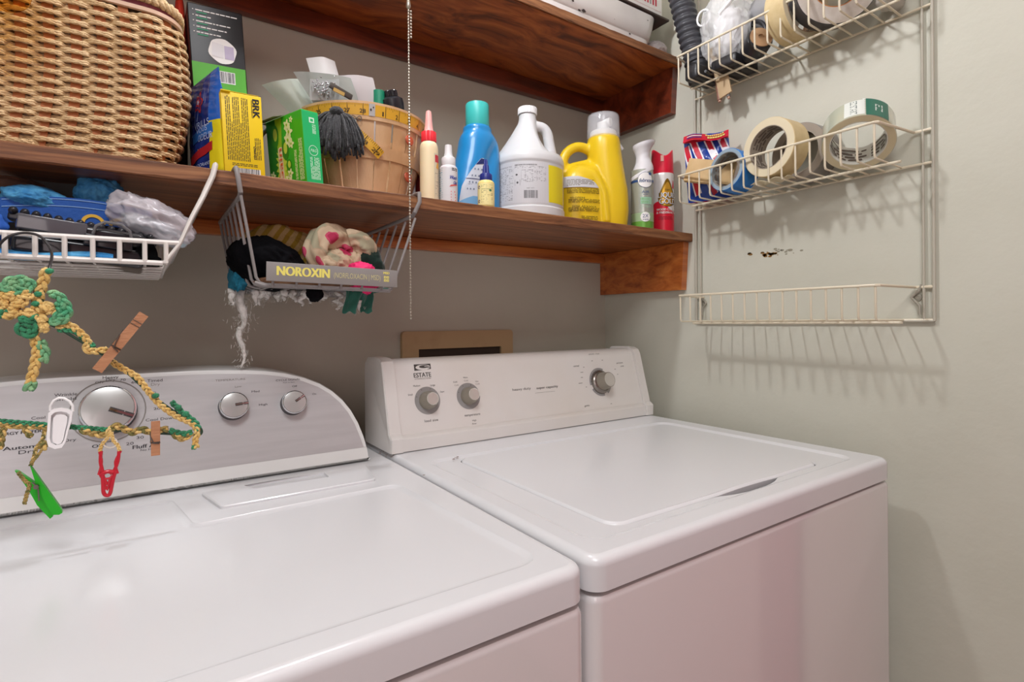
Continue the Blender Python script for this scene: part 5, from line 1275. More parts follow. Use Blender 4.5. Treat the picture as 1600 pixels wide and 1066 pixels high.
# air freshener can
x, y = .9835, .882; tf = toward_cam(x, y)
t = bottle_thing('air_freshener', 'silver and green air freshener can with flared white top', 'aerosol can', x, y)
b = Bottle([(0, 0, 0, .0235, .0235, 2), (.002, 0, 0, .0258, .0258, 2), (.006, 0, 0, .0262, .0262, 2), (.142, 0, 0, .0262, .0262, 2), (.1425, 0, 0, .0262, .0262, 2)], (x, y, G))
m = MB(); b.mesh(m, 50, 48, mi=0)
mp = b.map(tf, .0262)
m.rings([[b.pt(2 * PI * k / 48, z, .0002) for k in range(48)] for z in (.004, .020)], False, False, mi=1); m.rings([[b.pt(2 * PI * k / 48, z, .0002) for k in range(48)] for z in (.020, .040)], False, False, mi=2)
m.rings([[b.pt(2 * PI * k / 48, z, .0003) for k in range(48)] for z in (.1125, .118)], False, False, mi=3)
uc = .008
patch(m, mp, ell(uc, .1165, .0185, .0185, 30), 3, .0007, 20); patch(m, mp, ell(uc, .1165, .0176, .0176, 30), 4, .0011, 20); text(m, 'febreze', lambda u, v, d=0: mp(u, v, d + .0010), uc, .1155, width=.0300, height=.0088, mi=3, shear=.25, bold=.0002); patch(m, mp, ell(uc + .011, .131, .0042, .0035, 14), 3, .0014)
text(m, 'AIR', mp, uc, .0885, width=.018, height=.0062, mi=3); smallprint(m, mp, uc - .006, uc + .006, .0815, .0840, .0025, 3, .4, 3)
rect(m, mp, uc - .012, uc + .016, .0600, .0765, 5, .0004, 6); text(m, 'HELLO', mp, uc - .002, .0722, width=.020, height=.0035, mi=1); text(m, 'VIVO', mp, uc - .002, .0650, width=.016, height=.0040, mi=1); smallprint(m, mp, uc - .010, uc + .012, .052, .057, .0024, 5, .4, 5)
patch(m, mp, ell(uc - .001, .030, .0120, .0120, 28), 2, .0010, 16); patch(m, mp, ell(uc - .001, .030, .0113, .0113, 28), 4, .0013, 16); text(m, '2X', lambda u, v, d=0: mp(u, v, d + .0013), uc - .001, .032, width=.013, height=.0078, mi=3); smallprint(m, lambda u, v, d=0: mp(u, v, d + .0012), uc - .007, uc + .006, .022, .0255, .002, 3, .4, 7)
m.build('can', [mat('silver_green_can', '#b3b9ae', .25, metal=.45), mat('can_green', '#6aa544', .3, metal=.2), mat('can_pale_green', '#a7c39a', .3, metal=.3), mat('can_navy', '#2a4a7c', .4), mat('print_white', '#e8e8e6', .5), mat('can_mint', '#93bda0', .4)], t)
m = MB()
rl = Vector((cs, -sn, 0))
def fz(z, k): # slanted lower hem of the white top
    return z
tabf = [(.132, 0, .0268), (.137, 0, .0266), (.147, 0, .0246), (.158, 0, .0205), (.170, .001, .0165), (.180, .002, .0160), (.192, .003, .0195), (.204, .0045, .0255), (.209, .005, .0262)]
rings = []
for i in range(40):
    s_ = i / 39; z = lerp(.132, .209, s_); c_, r_ = interp(tabf, z)
    ring_ = []
    for k in range(48):
        q = 2 * PI * k / 48; d_ = Vector((math.cos(q), math.sin(q), 0)); al = d_.dot(rl)
        zz = z + al * (.014 * (1 - s_) + .006 * s_ ** 2)
        ring_.append(Vector((x, y, G)) + rl * c_ + d_ * r_ + Vector((0, 0, zz)))
    rings.append(ring_)
m.rings(rings); m.build('spray_top', mat('white_top', '#d9d8dc', .35), t)
m = MB(); m.rings([[Vector((x, y, G)) + rl * .005 + Vector((math.cos(q), math.sin(q), 0)) * r + Vector((0, 0, z + .006 * Vector((math.cos(q), math.sin(q), 0)).dot(rl))) for q in [2 * PI * k / 32 for k in range(32)]] for r, z in ((.021, .2085), (.021, .2105), (.0195, .211))]); m.build('button', mat('grey_button', '#b5b7bc', .3), t)
# wood cleaner can
x, y = 1.0585, .884; tf = toward_cam(x, y)
t = bottle_thing('wood_cleaner_can', 'red and white wood cleaner can with red cap at the right end of the shelf', 'aerosol can', x, y)
b = Bottle([(0, 0, 0, .0245, .0245, 2), (.002, 0, 0, .0270, .0270, 2), (.144, 0, 0, .0270, .0270, 2), (.146, 0, 0, .0262, .0262, 2)], (x, y, G))
m = MB(); b.mesh(m, 40, 48); mp = b.map(tf, .0270)
def redtop(u): return .064 + .012 * math.cos(u / .027 * 2 + .8)
n = 60
us = [-.08 + .16 * i / n for i in range(n + 1)]
m.add([mp(u, q, .0003) for u in us for q in (.003, redtop(u))], [(2 * i, 2 * i + 2, 2 * i + 3, 2 * i + 1) for i in range(n)], 1)
drop = [(.012 + .029 * math.sin(q) * (1 - .55 * (math.cos(q) + 1) / 2), .090 + .027 * math.cos(q) + .014 * max(0, math.cos(q)) ** 3) for q in [2 * PI * k / 40 for k in range(40)]]
patch(m, mp, drop, 2, .0007, 26); patch(m, mp, [(.012 + (a_ - .012) * .84, .088 + (b_ - .09) * .84) for a_, b_ in drop], 3, .0010, 22)
patch(m, mp, [(.026, .108), (.034, .108), (.033, .122), (.029, .130)], 1, .0006, 6)
m2 = lambda u, v, d=0: mp(u, v, d + .0010)
text(m, "Scott's", m2, .012, .1035, width=.014, height=.0045, mi=5, shear=.3)
for s_, v_, w_ in (('LIQUID', .0905, .046), ('GOLD', .0755, .040)):
    text(m, s_, lambda u, v, d=0: mp(u + .0006, v - .0007, d + .0010), .013, v_, width=w_, height=.0128, mi=5, bold=.0011); text(m, s_, lambda u, v, d=0: mp(u, v, d + .0018), .013, v_, width=w_, height=.0122, mi=0, bold=.0005)
text(m, 'WOOD CLEANER', m2, .012, .0560, width=.052, height=.0050, mi=0, bold=.0002); text(m, '& PRESERVATIVE', m2, .012, .0485, width=.052, height=.0050, mi=0, bold=.0002)
smallprint(m, m2, -.010, .026, .030, .040, .0032, 6, .4, 5)
m.build('can', [mat('can_white', '#dcd9d6', .28, metal=.1), mat('can_red', '#d01c34', .28), mat('can_gold', '#8a6a1c', .3, metal=.5), mat('can_bright_gold', '#d8a63a', .3, metal=.5), mat('can_brown', '#4a3410', .4), mat('print_black', '#1a1a1a', .5), mat('dark_red_print', '#8d1526', .5)], t)
m = MB(); rings = []
for i, (r, z) in enumerate(((.0262, .1455), (.0268, .147), (.0258, .182), (.0252, .192), (.0235, .1935))):
    ring_ = []
    for k in range(64):
        q = 2 * PI * k / 64; d_ = Vector((math.cos(q), math.sin(q), 0)); al = abs(d_.dot(rl)); zz = z
        if z > .17: zz = z + (al ** 1.6) * .020 - .006
        ring_.append(Vector((x, y, G + zz)) + d_ * r)
    rings.append(ring_)
m.rings(rings, True, False)
m.rings([rings[-1], [Vector((x, y, G + .176)) + (p - Vector((x, y, p.z))) * .55 for p in rings[-1]]], False, True)
m.build('cap', mat('red_cap', '#d8213c', .3), t)
m = MB(); c = Vector((x, y, G + .180)) + Vector((math.cos(tf), math.sin(tf), 0)) * .0255; vr = Vector((math.cos(tf + PI / 2), math.sin(tf + PI / 2), 0)); vf = Vector((math.cos(tf), math.sin(tf), 0))
m.prism([(-.0035, -.007), (.0035, -.007), (.0035, .007), (-.0035, .007)], lambda u, v, d: c + vr * u + Vector((0, 0, v)) + vf * d, -.004, .0025); m.build('nozzle', mat('peach_nozzle', '#f0b8a8', .4), t)
# ------------------------------------------------------------------ white wire basket hung on the lower shelf
wb = thing('hanging_basket', 'white coated wire basket hooked under the left end of the lower shelf', 'wire basket', (-.2, .95, 1.226))
wc = mat('white_vinyl_wire', '#dcd8d2', .35); zb = 1.2262
XL, XRt = -.50, .026
def bar(mb, pts, w, th, upv): mb.tube(pts, w, 8, flat=th, upv=upv)
m = MB()
m.tube([(XL, .80, 1.2500), (.0385, .80, 1.2525)], .0030, 8); m.tube([(XL, .7995, zb), (.020, .7995, zb)], .0032, 8)
m.build('front_rail', wc, wb)
m = MB()
for x in [-.2525, -.227, -.2015, -.176, -.1505, -.125, -.1001, -.0746, -.049, -.0235, .0015, .0235]:
    m.tube([(x, .7985, 1.2515), (x, .7985, zb)], .0027, 8)
    m.tube([(x, .80, zb - .0005), (x, 1.04, zb - .001), (x - .0, 1.06, 1.31)], .0018, 6)
for y in (.84, .88, .92, .96, 1.0, 1.04): m.tube([(XL, y, zb - .003), (.020, y, zb - .003), (.036, y, 1.251), (.066, y, 1.320)], .0018, 6)
m.build('grid', wc, wb)
m = MB()
m.tube([(.020, .7995, zb), (.024, .7995, zb + .004), (.0385, .80, 1.2525), (.052, .806, 1.288), (.0655, .820, 1.318), (.0705, .826, 1.331), (.078, .828, 1.350), (.0815, .8305, 1.3655), (.0820, .836, 1.3668), (.084, .90, 1.3665)], [.0034, .0034, .0034, .0040, .0048, .0052, .0052, .0050, .0048, .004], 10, flat=.7)
m.tube([(.0655, .820, 1.318), (.068, .86, 1.322), (.068, 1.06, 1.322)], .0026, 8); m.tube([(.0385, .80, 1.2525), (.0385, 1.06, 1.2525)], .0020, 8)
m.build('hook_arm', wc, wb)
# contents
t = thing('hair_clipper_case', 'black plastic hard case with a loop handle lying in the white basket', 'case', (-.07, .85, zb))
caseM = mat('black_case', '#232327', .22, coat=.3)
m = MB(); T0 = Matrix.Translation((-.125, .808, zb + .004)) @ Matrix.Rotation(math.radians(6.5), 4, 'Y')
m.T = T0; m.box(0, .125, .002, .10, .003, .026, .006, 4); m.box(.002, .123, .003, .10, .027, .046, .006, 4)
m.build('shell', caseM, t)
m = MB(); m.T = T0; m.tube([(.072, .001, .036), (.074, -.002, .046), (.082, -.004, .052), (.098, -.004, .052), (.107, -.002, .046), (.110, .001, .036)], .0018, 8); m.build('handle', mat('grey_handle', '#6a6a6c', .25), t)
m = MB(); m.T = T0
for a_ in (.070, .106): m.box(a_ - .006, a_ + .006, -.003, .003, .022, .036, .002)
m.box(.076, .100, -.002, .002, .022, .031, .001); m.build('latch', mat('dark_latch', '#2e2e31', .25), t)
m = MB(); m.T = T0; m.box(.004, .066, -.001, .003, .030, .047, .0015); m.build('window', mat('smoky_window', '#55555a', .12, coat=.5), t)
m = MB(); rnd = random.Random(4)
m.T = Matrix.Translation((-.128, .835, zb + .056)) @ Matrix.Rotation(math.radians(9), 4, 'Y')
m.box(0, .145, 0, .018, -.010, .0, .003)
for k in range(14):
    m.ball((.004 + k * .0102, .004, .001), .0056, (.8, 1.6, 1), 2)
solo('hair_brush', m, blk, 'black bristled hair brush lying on top of the black case in the white basket', 'brush', (-.06, .84, zb + .05))
m = MB()
m.rings([[Vector((.006, 0, 1.241)) + Vector((math.cos(q) * .0115 * (1.15 if math.sin(q) < 0 else .8), d_, math.sin(q) * .014 - math.cos(q) * .006)) for q in [2 * PI * k / 36 for k in range(36)]] for d_ in (.808, .96)])
solo('black_tube', m, mat('matte_black', '#050506', .9, spec=.1), 'matte black oval tube end at the right corner of the white basket', 'tube', (.004, .85, 1.228))
m = MB()
def oval(rx, rz, y, c=(-.100, 1.2905)): return [Vector((c[0] + rx * math.cos(q), y + .25 * rz * math.sin(q), c[1] + rz * math.sin(q))) for q in [2 * PI * k / 64 for k in range(64)]]
m.rings([oval(.045, .030, .985), oval(.072, .046, .945), oval(.0815, .0525, .930), oval(.0830, .0540, .928), oval(.0820, .0530, .926), oval(.0790, .0500, .932), oval(.070, .043, .948), oval(.044, .028, .982)])
solo('grey_basin', m, mat('dark_grey_plastic', '#6e6c69', .35), 'dark grey oval basin leaning at the back of the white basket', 'basin', (-.1, .94, 1.237))
denim = mat('blue_denim', '#2f80bd', .8, col2='#57a6d4', nscale=60, bump=.4, bscale=300)
def cloth(name, label, cat, c, sc, seed, mt, rot=None, n=5, **k):
    mm = MB(); crump(mm, c, sc, seed, n=n, rot=rot, **k); return solo(name, mm, mt, label, cat, Vector(c) - Vector((0, 0, sc[2])), sharp=180)
cloth('denim_cloth', 'bright blue cloth bundle rising at the middle back of the white basket', 'cloth', (-.048, .905, 1.322), (.026, .028, .027), 2, denim, d2=.10)
cloth('denim_roll', 'blue denim roll with frayed end lying left in the white basket', 'cloth', (-.108, .885, 1.306), (.034, .030, .015), 4, denim, rot=Matrix.Rotation(.1, 3, 'Y'))
m = MB(); m.grid(lambda u, v: Vector((-.145 + .155 * u, .872 - .012 * math.sin(PI * u), 1.272 + .030 * v + .006 * math.sin(PI * u))), 40, 8, 0, thick=.003)
sfm = lambda u, v, d=0: Vector((-.145 + .155 * u, .872 - .012 * math.sin(PI * u) - .0006 - d, 1.272 + .030 * v + .006 * math.sin(PI * u)))
for v_ in (.90, .62): rect(m, sfm, .04, .96, v_, v_ + .035, 1, .0002, 30)
for u_ in (.60, .78): arcband(m, lambda a_, b_, d=0: sfm(u_ + a_, .0 + b_ * 5, d), 0, 0, .055, .080, .1, PI - .1, 2, .0006, 24)
solo('cloth_strap', m, [mat('royal_blue_cloth', '#1f56a8', .7, bump=.3, bscale=200), mat('pale_stitching', '#7ea6d8', .7), mat('yellow_logo', '#e0b43c', .5)], 'royal blue cloth strap with yellow arcs behind the black case in the white basket', 'cloth', (-.07, .87, 1.272), sharp=60)
cloth('brown_cloth', 'brown crumpled cloth at the left back of the white basket', 'cloth', (-.140, .905, 1.320), (.038, .03, .014), 7, mat('brown_cloth', '#6a4a36', .8, col2='#3a2a22', nscale=30))
m = MB(); m.grid(lambda u, v: Vector((-.20 + .17 * u, .803 + .01 * v, zb + .001 + .010 * v + .003 * math.sin(9 * u))), 30, 6, 0, thick=.002)
solo('blue_towel', m, denim, 'blue towel edge showing under the black case in the white basket', 'towel', (-.12, .81, zb))
m = MB(); crump(m, (-.150, .835, 1.262), (.022, .02, .018), 9, n=4)
solo('royal_blue_sock', m, mat('royal_blue_knit', '#2458b0', .8), 'royal blue sock at the left edge of the white basket', 'sock', (-.15, .835, 1.25), sharp=180)
t = thing('produce_bag', 'crumpled translucent bag with pale blue cloth at the right of the white basket', 'plastic bag', (.01, .85, 1.255))
Rb = Matrix.Rotation(math.radians(22), 3, 'Y')
m = MB(); crump(m, (.010, .862, 1.287), (.051, .034, .026), 11, rot=Rb, d1=.25, d2=.08, f2=8); m.build('film', mat('milky_film', '#dcd7dc', .15, alpha=.6, coat=.4), t, sharp=180)
m = MB(); crump(m, (.012, .868, 1.277), (.040, .026, .014), 13, n=4, rot=Rb); m.build('cloth', mat('ice_blue_cloth', '#bcd3dc', .7), t, sharp=180)

# ------------------------------------------------------------------ grey wire basket with a name plate
gb = thing('wire_basket', 'grey wire basket with a yellow-lettered name plate hooked on the lower shelf', 'wire basket', (.235, .95, 1.203))
gw = mat('grey_vinyl_wire', '#86817f', .35)
ys_ = [.823 + .0405 * k for k in range(7)]
m = MB()
for k, y in enumerate(ys_):
    m.tube([(.1115, y, 1.327), (.1300, y, 1.215), (.1345, y, 1.2075), (.142, y, 1.2050), (.322, y, 1.2015), (.3285, y, 1.2035), (.3325, y, 1.2105), (.3715, y, 1.322)], .0022, 8)
m.build('bow', gw, gb)
m = MB()
m.tube([(.128, ys_[0] - .001, 1.2075)] + [(.14, ys_[0] - .003, 1.2035), (.325, ys_[0] - .003, 1.2000)], .0024, 8)
for x in (.150, .182, .214, .246, .278, .310): m.tube([(x, .8125, 1.214), (x, .815, 1.203), (x, 1.07, 1.203)], .0018, 6)
m.build('cross_wire', gw, gb)
for x0, x1, sgn in ((.1115, .1065, 1), (.3715, .3815, -1)):
    m = MB(); m.tube([(x0, 1.068, 1.3275), (x0, .832, 1.3275), (x0, .825, 1.332), (x1 + .002 * sgn, .823, 1.350), (x1, .829, 1.3660), (x1, .838, 1.3665), (x1, .90, 1.3665)], .0034, 10)
    m.build('hook_rail', gw, gb)
m = MB(); ang = math.atan2(1.2000 - 1.2035, .190)
m.T = Matrix.Translation((.1405, .8085, 1.2095)) @ Matrix.Rotation(.020, 4, 'Y')
m.box(0, .1925, 0, .0022, 0, .0268, .0006)
pm = lambda u, v, d=0: Vector((u, -d, v))
text(m, 'NOROXIN', pm, .0500, .0150, width=.072, height=.0128, mi=1, bold=.0009)
text(m, '(NORFLOXACIN | MSD)', pm, .1285, .0135, width=.072, height=.0078, mi=2)
text(m, 'MSD', pm, .1740, .0215, width=.0095, height=.0036, mi=1, bold=.0003)
for k, (u_, v_) in enumerate(((.1700, .0150), (.1745, .0150), (.1700, .0100), (.1745, .0100))): rect(m, pm, u_, u_ + .0038, v_ - .002, v_ + .0018, 1, .0004); rect(m, pm, u_ + .0012, u_ + .0026, v_ - .001, v_ + .0006, 0, .0007)
m.build('name_plate', [mat('grey_plate', '#8d8a87', .4), mat('plate_yellow', '#e9df74', .5), mat('plate_pale_yellow', '#c9c290', .5)], gb)
# cloths in the grey basket
black_c = mat('black_cotton', '#08080a', .9, col2='#0d0d10', nscale=20, bump=.3, bscale=150, spec=.08)
def drape(name, label, f, nu, nv, mt, loc, thick=.003, cat='cloth'):
    mm = MB(); mm.grid(f, nu, nv, thick=thick); return solo(name, mm, mt, label, cat, loc, sharp=180)
cloth('black_shirt', 'black cotton shirt filling the left of the grey wire basket', 'shirt', (.160, .915, 1.243), (.056, .075, .038), 21, black_c, rot=Matrix.Rotation(.35, 3, 'Y'), d1=.10, d2=.05)
yk = bpy.data.materials.new('yellow_knit'); yk.use_nodes = True; nt = yk.node_tree; b_ = nt.nodes['Principled BSDF']; b_.inputs['Roughness'].default_value = .9
tc = nt.nodes.new('ShaderNodeTexCoord'); wv = nt.nodes.new('ShaderNodeTexWave'); wv.inputs['Scale'].default_value = 22; wv.inputs['Distortion'].default_value = 1.5
mpn = nt.nodes.new('ShaderNodeMapping'); mpn.inputs['Rotation'].default_value = (0, math.radians(-35), 0); nt.links.new(tc.outputs['Object'], mpn.inputs[0]); nt.links.new(mpn.outputs[0], wv.inputs[0])
rr = nt.nodes.new('ShaderNodeValToRGB'); rr.color_ramp.elements[0].color = lin('#a98b2c'); rr.color_ramp.elements[1].color = lin('#c7ab74'); rr.color_ramp.elements[0].position = .35; rr.color_ramp.elements[1].position = .6
nt.links.new(wv.outputs['Fac'], rr.inputs[0]); nt.links.new(rr.outputs[0], b_.inputs['Base Color'])
nz = nt.nodes.new('ShaderNodeTexNoise'); nz.inputs['Scale'].default_value = 260; bp_ = nt.nodes.new('ShaderNodeBump'); bp_.inputs['Strength'].default_value = .8; bp_.inputs['Distance'].default_value = .002
nt.links.new(tc.outputs['Object'], nz.inputs['Vector']); nt.links.new(nz.outputs['Fac'], bp_.inputs['Height']); nt.links.new(bp_.outputs[0], b_.inputs['Normal'])
cloth('yellow_towel', 'mustard striped knitted cloth behind the black shirt in the grey wire basket', 'cloth', (.200, .975, 1.268), (.064, .035, .046), 23, yk, rot=Matrix.Rotation(.25, 3, 'Y'), d2=.03)
# floral scarf: rolled over itself
fl = bpy.data.materials.new('floral_cotton'); fl.use_nodes = True; nt = fl.node_tree; b_ = nt.nodes['Principled BSDF']; b_.inputs['Roughness'].default_value = .8
tc = nt.nodes.new('ShaderNodeTexCoord'); vo = nt.nodes.new('ShaderNodeTexVoronoi'); vo.inputs['Scale'].default_value = 26; nt.links.new(tc.outputs['Object'], vo.inputs['Vector'])
nz = nt.nodes.new('ShaderNodeTexNoise'); nz.inputs['Scale'].default_value = 70; nt.links.new(tc.outputs['Object'], nz.inputs['Vector'])
mx = nt.nodes.new('ShaderNodeMath'); mx.operation = 'MULTIPLY_ADD'; mx.inputs[1].default_value = .35; nt.links.new(nz.outputs['Fac'], mx.inputs[0]); nt.links.new(vo.outputs['Distance'], mx.inputs[2])
rr = nt.nodes.new('ShaderNodeValToRGB'); rr.color_ramp.interpolation = 'CONSTANT'; e = rr.color_ramp.elements; e[0].color = lin('#b02850'); e[0].position = 0; e[1].position = .36; e[1].color = lin('#c64868')
for ps, cl in ((.46, '#cfbb9d'), (.74, '#bfa98c'), (.80, '#a9a488')): k_ = e.new(ps); k_.color = lin(cl)
nt.links.new(mx.outputs[0], rr.inputs[0]); nt.links.new(rr.outputs[0], b_.inputs['Base Color'])
m = MB()
def loop_tube(c, R1, R2, r, tilt, a0, a1, seed, n=70, seg=28):
    pts = []; rs = []
    for i in range(n + 1):
        q = lerp(a0, a1, i / n); pts.append(Vector(c) + Vector((math.cos(q) * R1, math.sin(q * 1.3 + seed) * .008 + math.sin(q) * tilt, math.sin(q) * R2))); rs.append(r * (.75 + .35 * noise.noise(Vector((q * 1.2, seed, 0))) + .25 * math.sin(PI * i / n)))
    o = len(m.v); m.tube(pts, rs, seg)
    for i in range(o, len(m.v)):
        k = (i - o) // seg; j = (i - o) % seg; c_ = pts[min(k, n)]; d_ = m.v[i] - c_; m.v[i] = c_ + d_ * (1 + .17 * math.sin(j / seg * 2 * PI * 5 + k * .12) + .08 * noise.noise(Vector((j * .5, k * .2, seed))))
loop_tube((.258, .878, 1.262), .034, .028, .019, .006, -.6, 3.9, 1)
loop_tube((.282, .872, 1.268), .022, .020, .016, .004, 1.9, -1.6, 3)
crump(m, (.252, .884, 1.246), (.036, .028, .024), 31, d2=.10)
solo('floral_scarf', m, fl, 'twisted cream scarf with pink flowers heaped in the grey wire basket', 'scarf', (.26, .878, 1.225), sharp=180)
cloth('pink_cloth', 'hot pink cloth tucked under the floral scarf in the grey wire basket', 'cloth', (.290, .850, 1.222), (.027, .022, .024), 33, mat('hot_pink_cotton', '#e02468', .7), rot=Matrix.Rotation(.5, 3, 'Y'), d2=.10)
vel = mat('bottle_green_velvet', '#0c4a3c', .85, col2='#12604e', nscale=18, bump=.5, bscale=120, sheen=.5)
cloth('green_velvet', 'dark green velvet cloth filling the right of the grey wire basket', 'cloth', (.312, .915, 1.246), (.032, .060, .042), 35, mat('dark_green_velvet', '#06281f', .9, sheen=.2), rot=Matrix.Rotation(-.35, 3, 'Y'))
def gv(u, v):
    x = .2625 + .044 * u; fold = .006 * math.sin(u * 9 + v * 2)
    cut = .022 * max(0, 1 - abs(u - .52) / .16); L = .040 + .002 * math.sin(u * 23) - cut
    return Vector((x + .002 * math.sin(v * 5), .846 + fold + .006 * v, 1.206 - L * v))
m = MB(); m.grid(gv, 60, 24, thick=.0025); m.grid(lambda u, v: Vector((.306 + .028 * u, .850, 1.207 - (.010 - .006 * u) * v)), 12, 4, thick=.003)
solo('green_velvet_strip', m, vel, 'green velvet strip hanging through the bottom of the grey wire basket', 'cloth', (.285, .85, 1.166), sharp=180)
cloth('teal_towel', 'teal blue towel bulging out at the lower left of the grey wire basket', 'towel', (.128, .955, 1.232), (.016, .050, .032), 37, mat('teal_terry', '#1f7d9c', .9, bump=.6, bscale=250), rot=Matrix.Rotation(.2, 3, 'Y'))
cloth('tan_cloth', 'tan lace-edged cloth lying on the bottom of the grey wire basket', 'cloth', (.222, .860, 1.2135), (.085, .030, .0085), 39, mat('tan_lace', '#8d6648', .8, col2='#6a4a36', nscale=50))
m = MB(); crump(m, (.215, .845, 1.196), (.012, .012, .014), 41, n=4); solo('black_sock_toe', m, black_c, 'black sock toe drooping below the middle of the grey wire basket', 'sock', (.215, .845, 1.185), sharp=180)
# white lint fringe under the basket
lint = mat('white_lint', '#dedbd6', .9, bump=.6, bscale=300, col2='#c9c5be', nscale=80); rnd = random.Random(9)
m = MB()
def strand(p0, L, r, wob, n=14, fuzz=26):
    pts = []; p = Vector(p0)
    for i in range(n + 1):
        s_ = i / n; pts.append(p + Vector((wob * noise.noise(Vector((s_ * 3, p0[0] * 90, 1))), wob * .6 * noise.noise(Vector((s_ * 3, p0[0] * 70, 5))), -L * s_)))
    m.tube(pts, [r * (1 - .75 * i / n) * (1 + .35 * noise.noise(Vector((i * .9, p0[0] * 50, 0)))) for i in range(n + 1)], 9)
    for k in range(fuzz):
        i = rnd.randrange(n); q = pts[i] + Vector((rnd.gauss(0, r), rnd.gauss(0, r * .6), 0)); d_ = Vector((rnd.gauss(0, .6), rnd.gauss(0, .4), rnd.gauss(-1.2, .5))).normalized() * rnd.uniform(.003, .008)
        m.tube([q, q + d_ * .5 + Vector((0, 0, -.001)), q + d_], .00035, 3)
    return pts
a_ = strand((.128, .945, 1.202), .064, .0095, .006, fuzz=160); b_ = a_[-1]; strand((b_.x + .001, b_.y, b_.z + .006), .064, .0055, .006, fuzz=90)
for x_ in (.112, .145, .152, .163, .178): strand((x_, .925, 1.201), rnd.uniform(.010, .026), .0060, .01, 8)
solo('lint_fringe', m, lint, 'long white fluffy lint strand hanging below the left of the grey wire basket', 'lint', (.128, .945, 1.08), sharp=180)
m = MB()
for x_, L in ((.185, .014), (.193, .016), (.208, .022), (.222, .018), (.236, .010), (.245, .012)): strand((x_, .90, 1.200), L, .0065, .01, 8, 14)
strand((.262, .88, 1.200), .014, .005, .008, 8); strand((.2585, .88, 1.188), .016, .0048, .02, 8)
solo('mop_head', m, lint, 'row of short white cotton tufts poking under the grey wire basket', 'mop', (.22, .9, 1.18), sharp=180)
m = MB(); strand((.285, .853, 1.186), .016, .006, .006, 8, 10); strand((.272, .853, 1.172), .006, .004, .006, 6, 6)
solo('white_tuft', m, lint, 'white tuft showing between the two green velvet flaps', 'tuft', (.283, .853, 1.17), sharp=180)

# ------------------------------------------------------------------ crocheted clothes hanger with pegs
HYp = .735
def H(px, py, y=HYp): return P(px, py, y=y)
hg = thing('crocheted_hanger', 'wire clothes hanger wrapped in green and yellow crochet hanging from the white basket', 'clothes hanger', tuple(H(70, 640)))
yarn_y = mat('yellow_yarn', '#efcf85', .85, col2='#dfb562', nscale=90, bump=.8, bscale=500, sheen=.2)
yarn_g = mat('green_yarn', '#3f9f70', .85, col2='#24724c', nscale=90, bump=.8, bscale=500, sheen=.2)
yarn_m = mat('khaki_yarn', '#b59a5c', .85, col2='#7d7a48', nscale=120, contrast=(.45, .55), bump=.8, bscale=500)
dgreen = mat('dark_green_wire', '#27402f', .6)
def braid(mb, pts, r, mi=0, turns=None, r2=None, mis=None):
    """three strands plaited along a path"""
    pts = crv([Vector(p) for p in pts], 14); L = sum((pts[i + 1] - pts[i]).length for i in range(len(pts) - 1)); n = int(L / .0011) + 2
    # resample
    acc = [0]; 
    for i in range(len(pts) - 1): acc.append(acc[-1] + (pts[i + 1] - pts[i]).length)
    res = []; j = 0
    for i in range(n + 1):
        s_ = L * i / n
        while j < len(acc) - 2 and acc[j + 1] < s_: j += 1
        res.append(pts[j].lerp(pts[j + 1], (s_ - acc[j]) / max(1e-9, acc[j + 1] - acc[j])))
    for k in range(3):
        out = []
        for i, p in enumerate(res):
            T = (res[min(i + 1, n)] - res[max(i - 1, 0)]).normalized(); N = Vector((0, -1, 0)); N = (N - T * N.dot(T)).normalized(); B = T.cross(N)
            a = 2 * PI * (L * i / n) / (r * 7.5) + k * 2 * PI / 3; taper = 1 if r2 is None else lerp(1, r2, i / n)
            out.append(p + B * r * .85 * math.sin(a) * taper + N * r * .5 * math.sin(2 * a) * taper)
        mb.tube(out, r * .62, 7, mi=(mis[k] if mis else mi))
wire_m = mat('black_hanger_wire', '#2e2a2a', .4)
m = MB()
hk = [H(-22, 415, .80), H(-8, 392, .79), H(10, 372, .785), H(35, 364, .785), H(60, 368, .782), H(75, 382, .78), H(81, 398, .77), H(78, 415, .745), H(72, 432)]
m.tube(crv(hk, 8), .0014, 8); m.build('hook', wire_m, hg)
m = MB()
m.tube(crv([H(72, 432), H(66, 470), H(70, 500), H(95, 515), H(145, 545), H(190, 575), H(240, 620), H(290, 655), H(312, 668), H(314, 678), H(300, 680), H(260, 678), H(200, 674), H(110, 668), H(40, 661), H(-40, 652), H(-100, 640)], 6), .0014, 8); m.build('wire', dgreen, hg)
m = MB()
braid(m, [H(73, 420), H(66, 445), H(60, 465), H(57, 485), H(60, 505)], .0037); 
braid(m, [H(88, 511), H(108, 508), H(125, 520), H(138, 535), H(134, 546), H(150, 549), H(168, 546)], .0028)
braid(m, [H(175, 566), H(195, 578), H(215, 590), H(228, 607), H(250, 632), H(275, 650), H(300, 662), H(308, 675), H(305, 690), H(307, 700)], .0026)
m.build('yellow_crochet', yarn_y, hg, sharp=180)
m = MB()
braid(m, [H(90, 516), H(115, 518), H(132, 530), H(148, 542)], .0019); braid(m, [H(268, 628), H(285, 645), H(305, 660), H(311, 672)], .0024); braid(m, [H(265, 673), H(285, 678), H(300, 676)], .0026); braid(m, [H(303, 695), H(303, 702)], .002)
for px, py in ((78, 424), (243, 618), (278, 636), (290, 646), (60, 460), (56, 475)): m.ball(H(px, py) + Vector((0, -.003, 0)), .0030, (1.2, .8, 1), 3, .3, 4)
braid(m, [H(-90, 641), H(-20, 656), H(60, 663), H(120, 668), H(170, 672)], .0020)
m.build('green_crochet', yarn_g, hg, sharp=180)
m = MB()
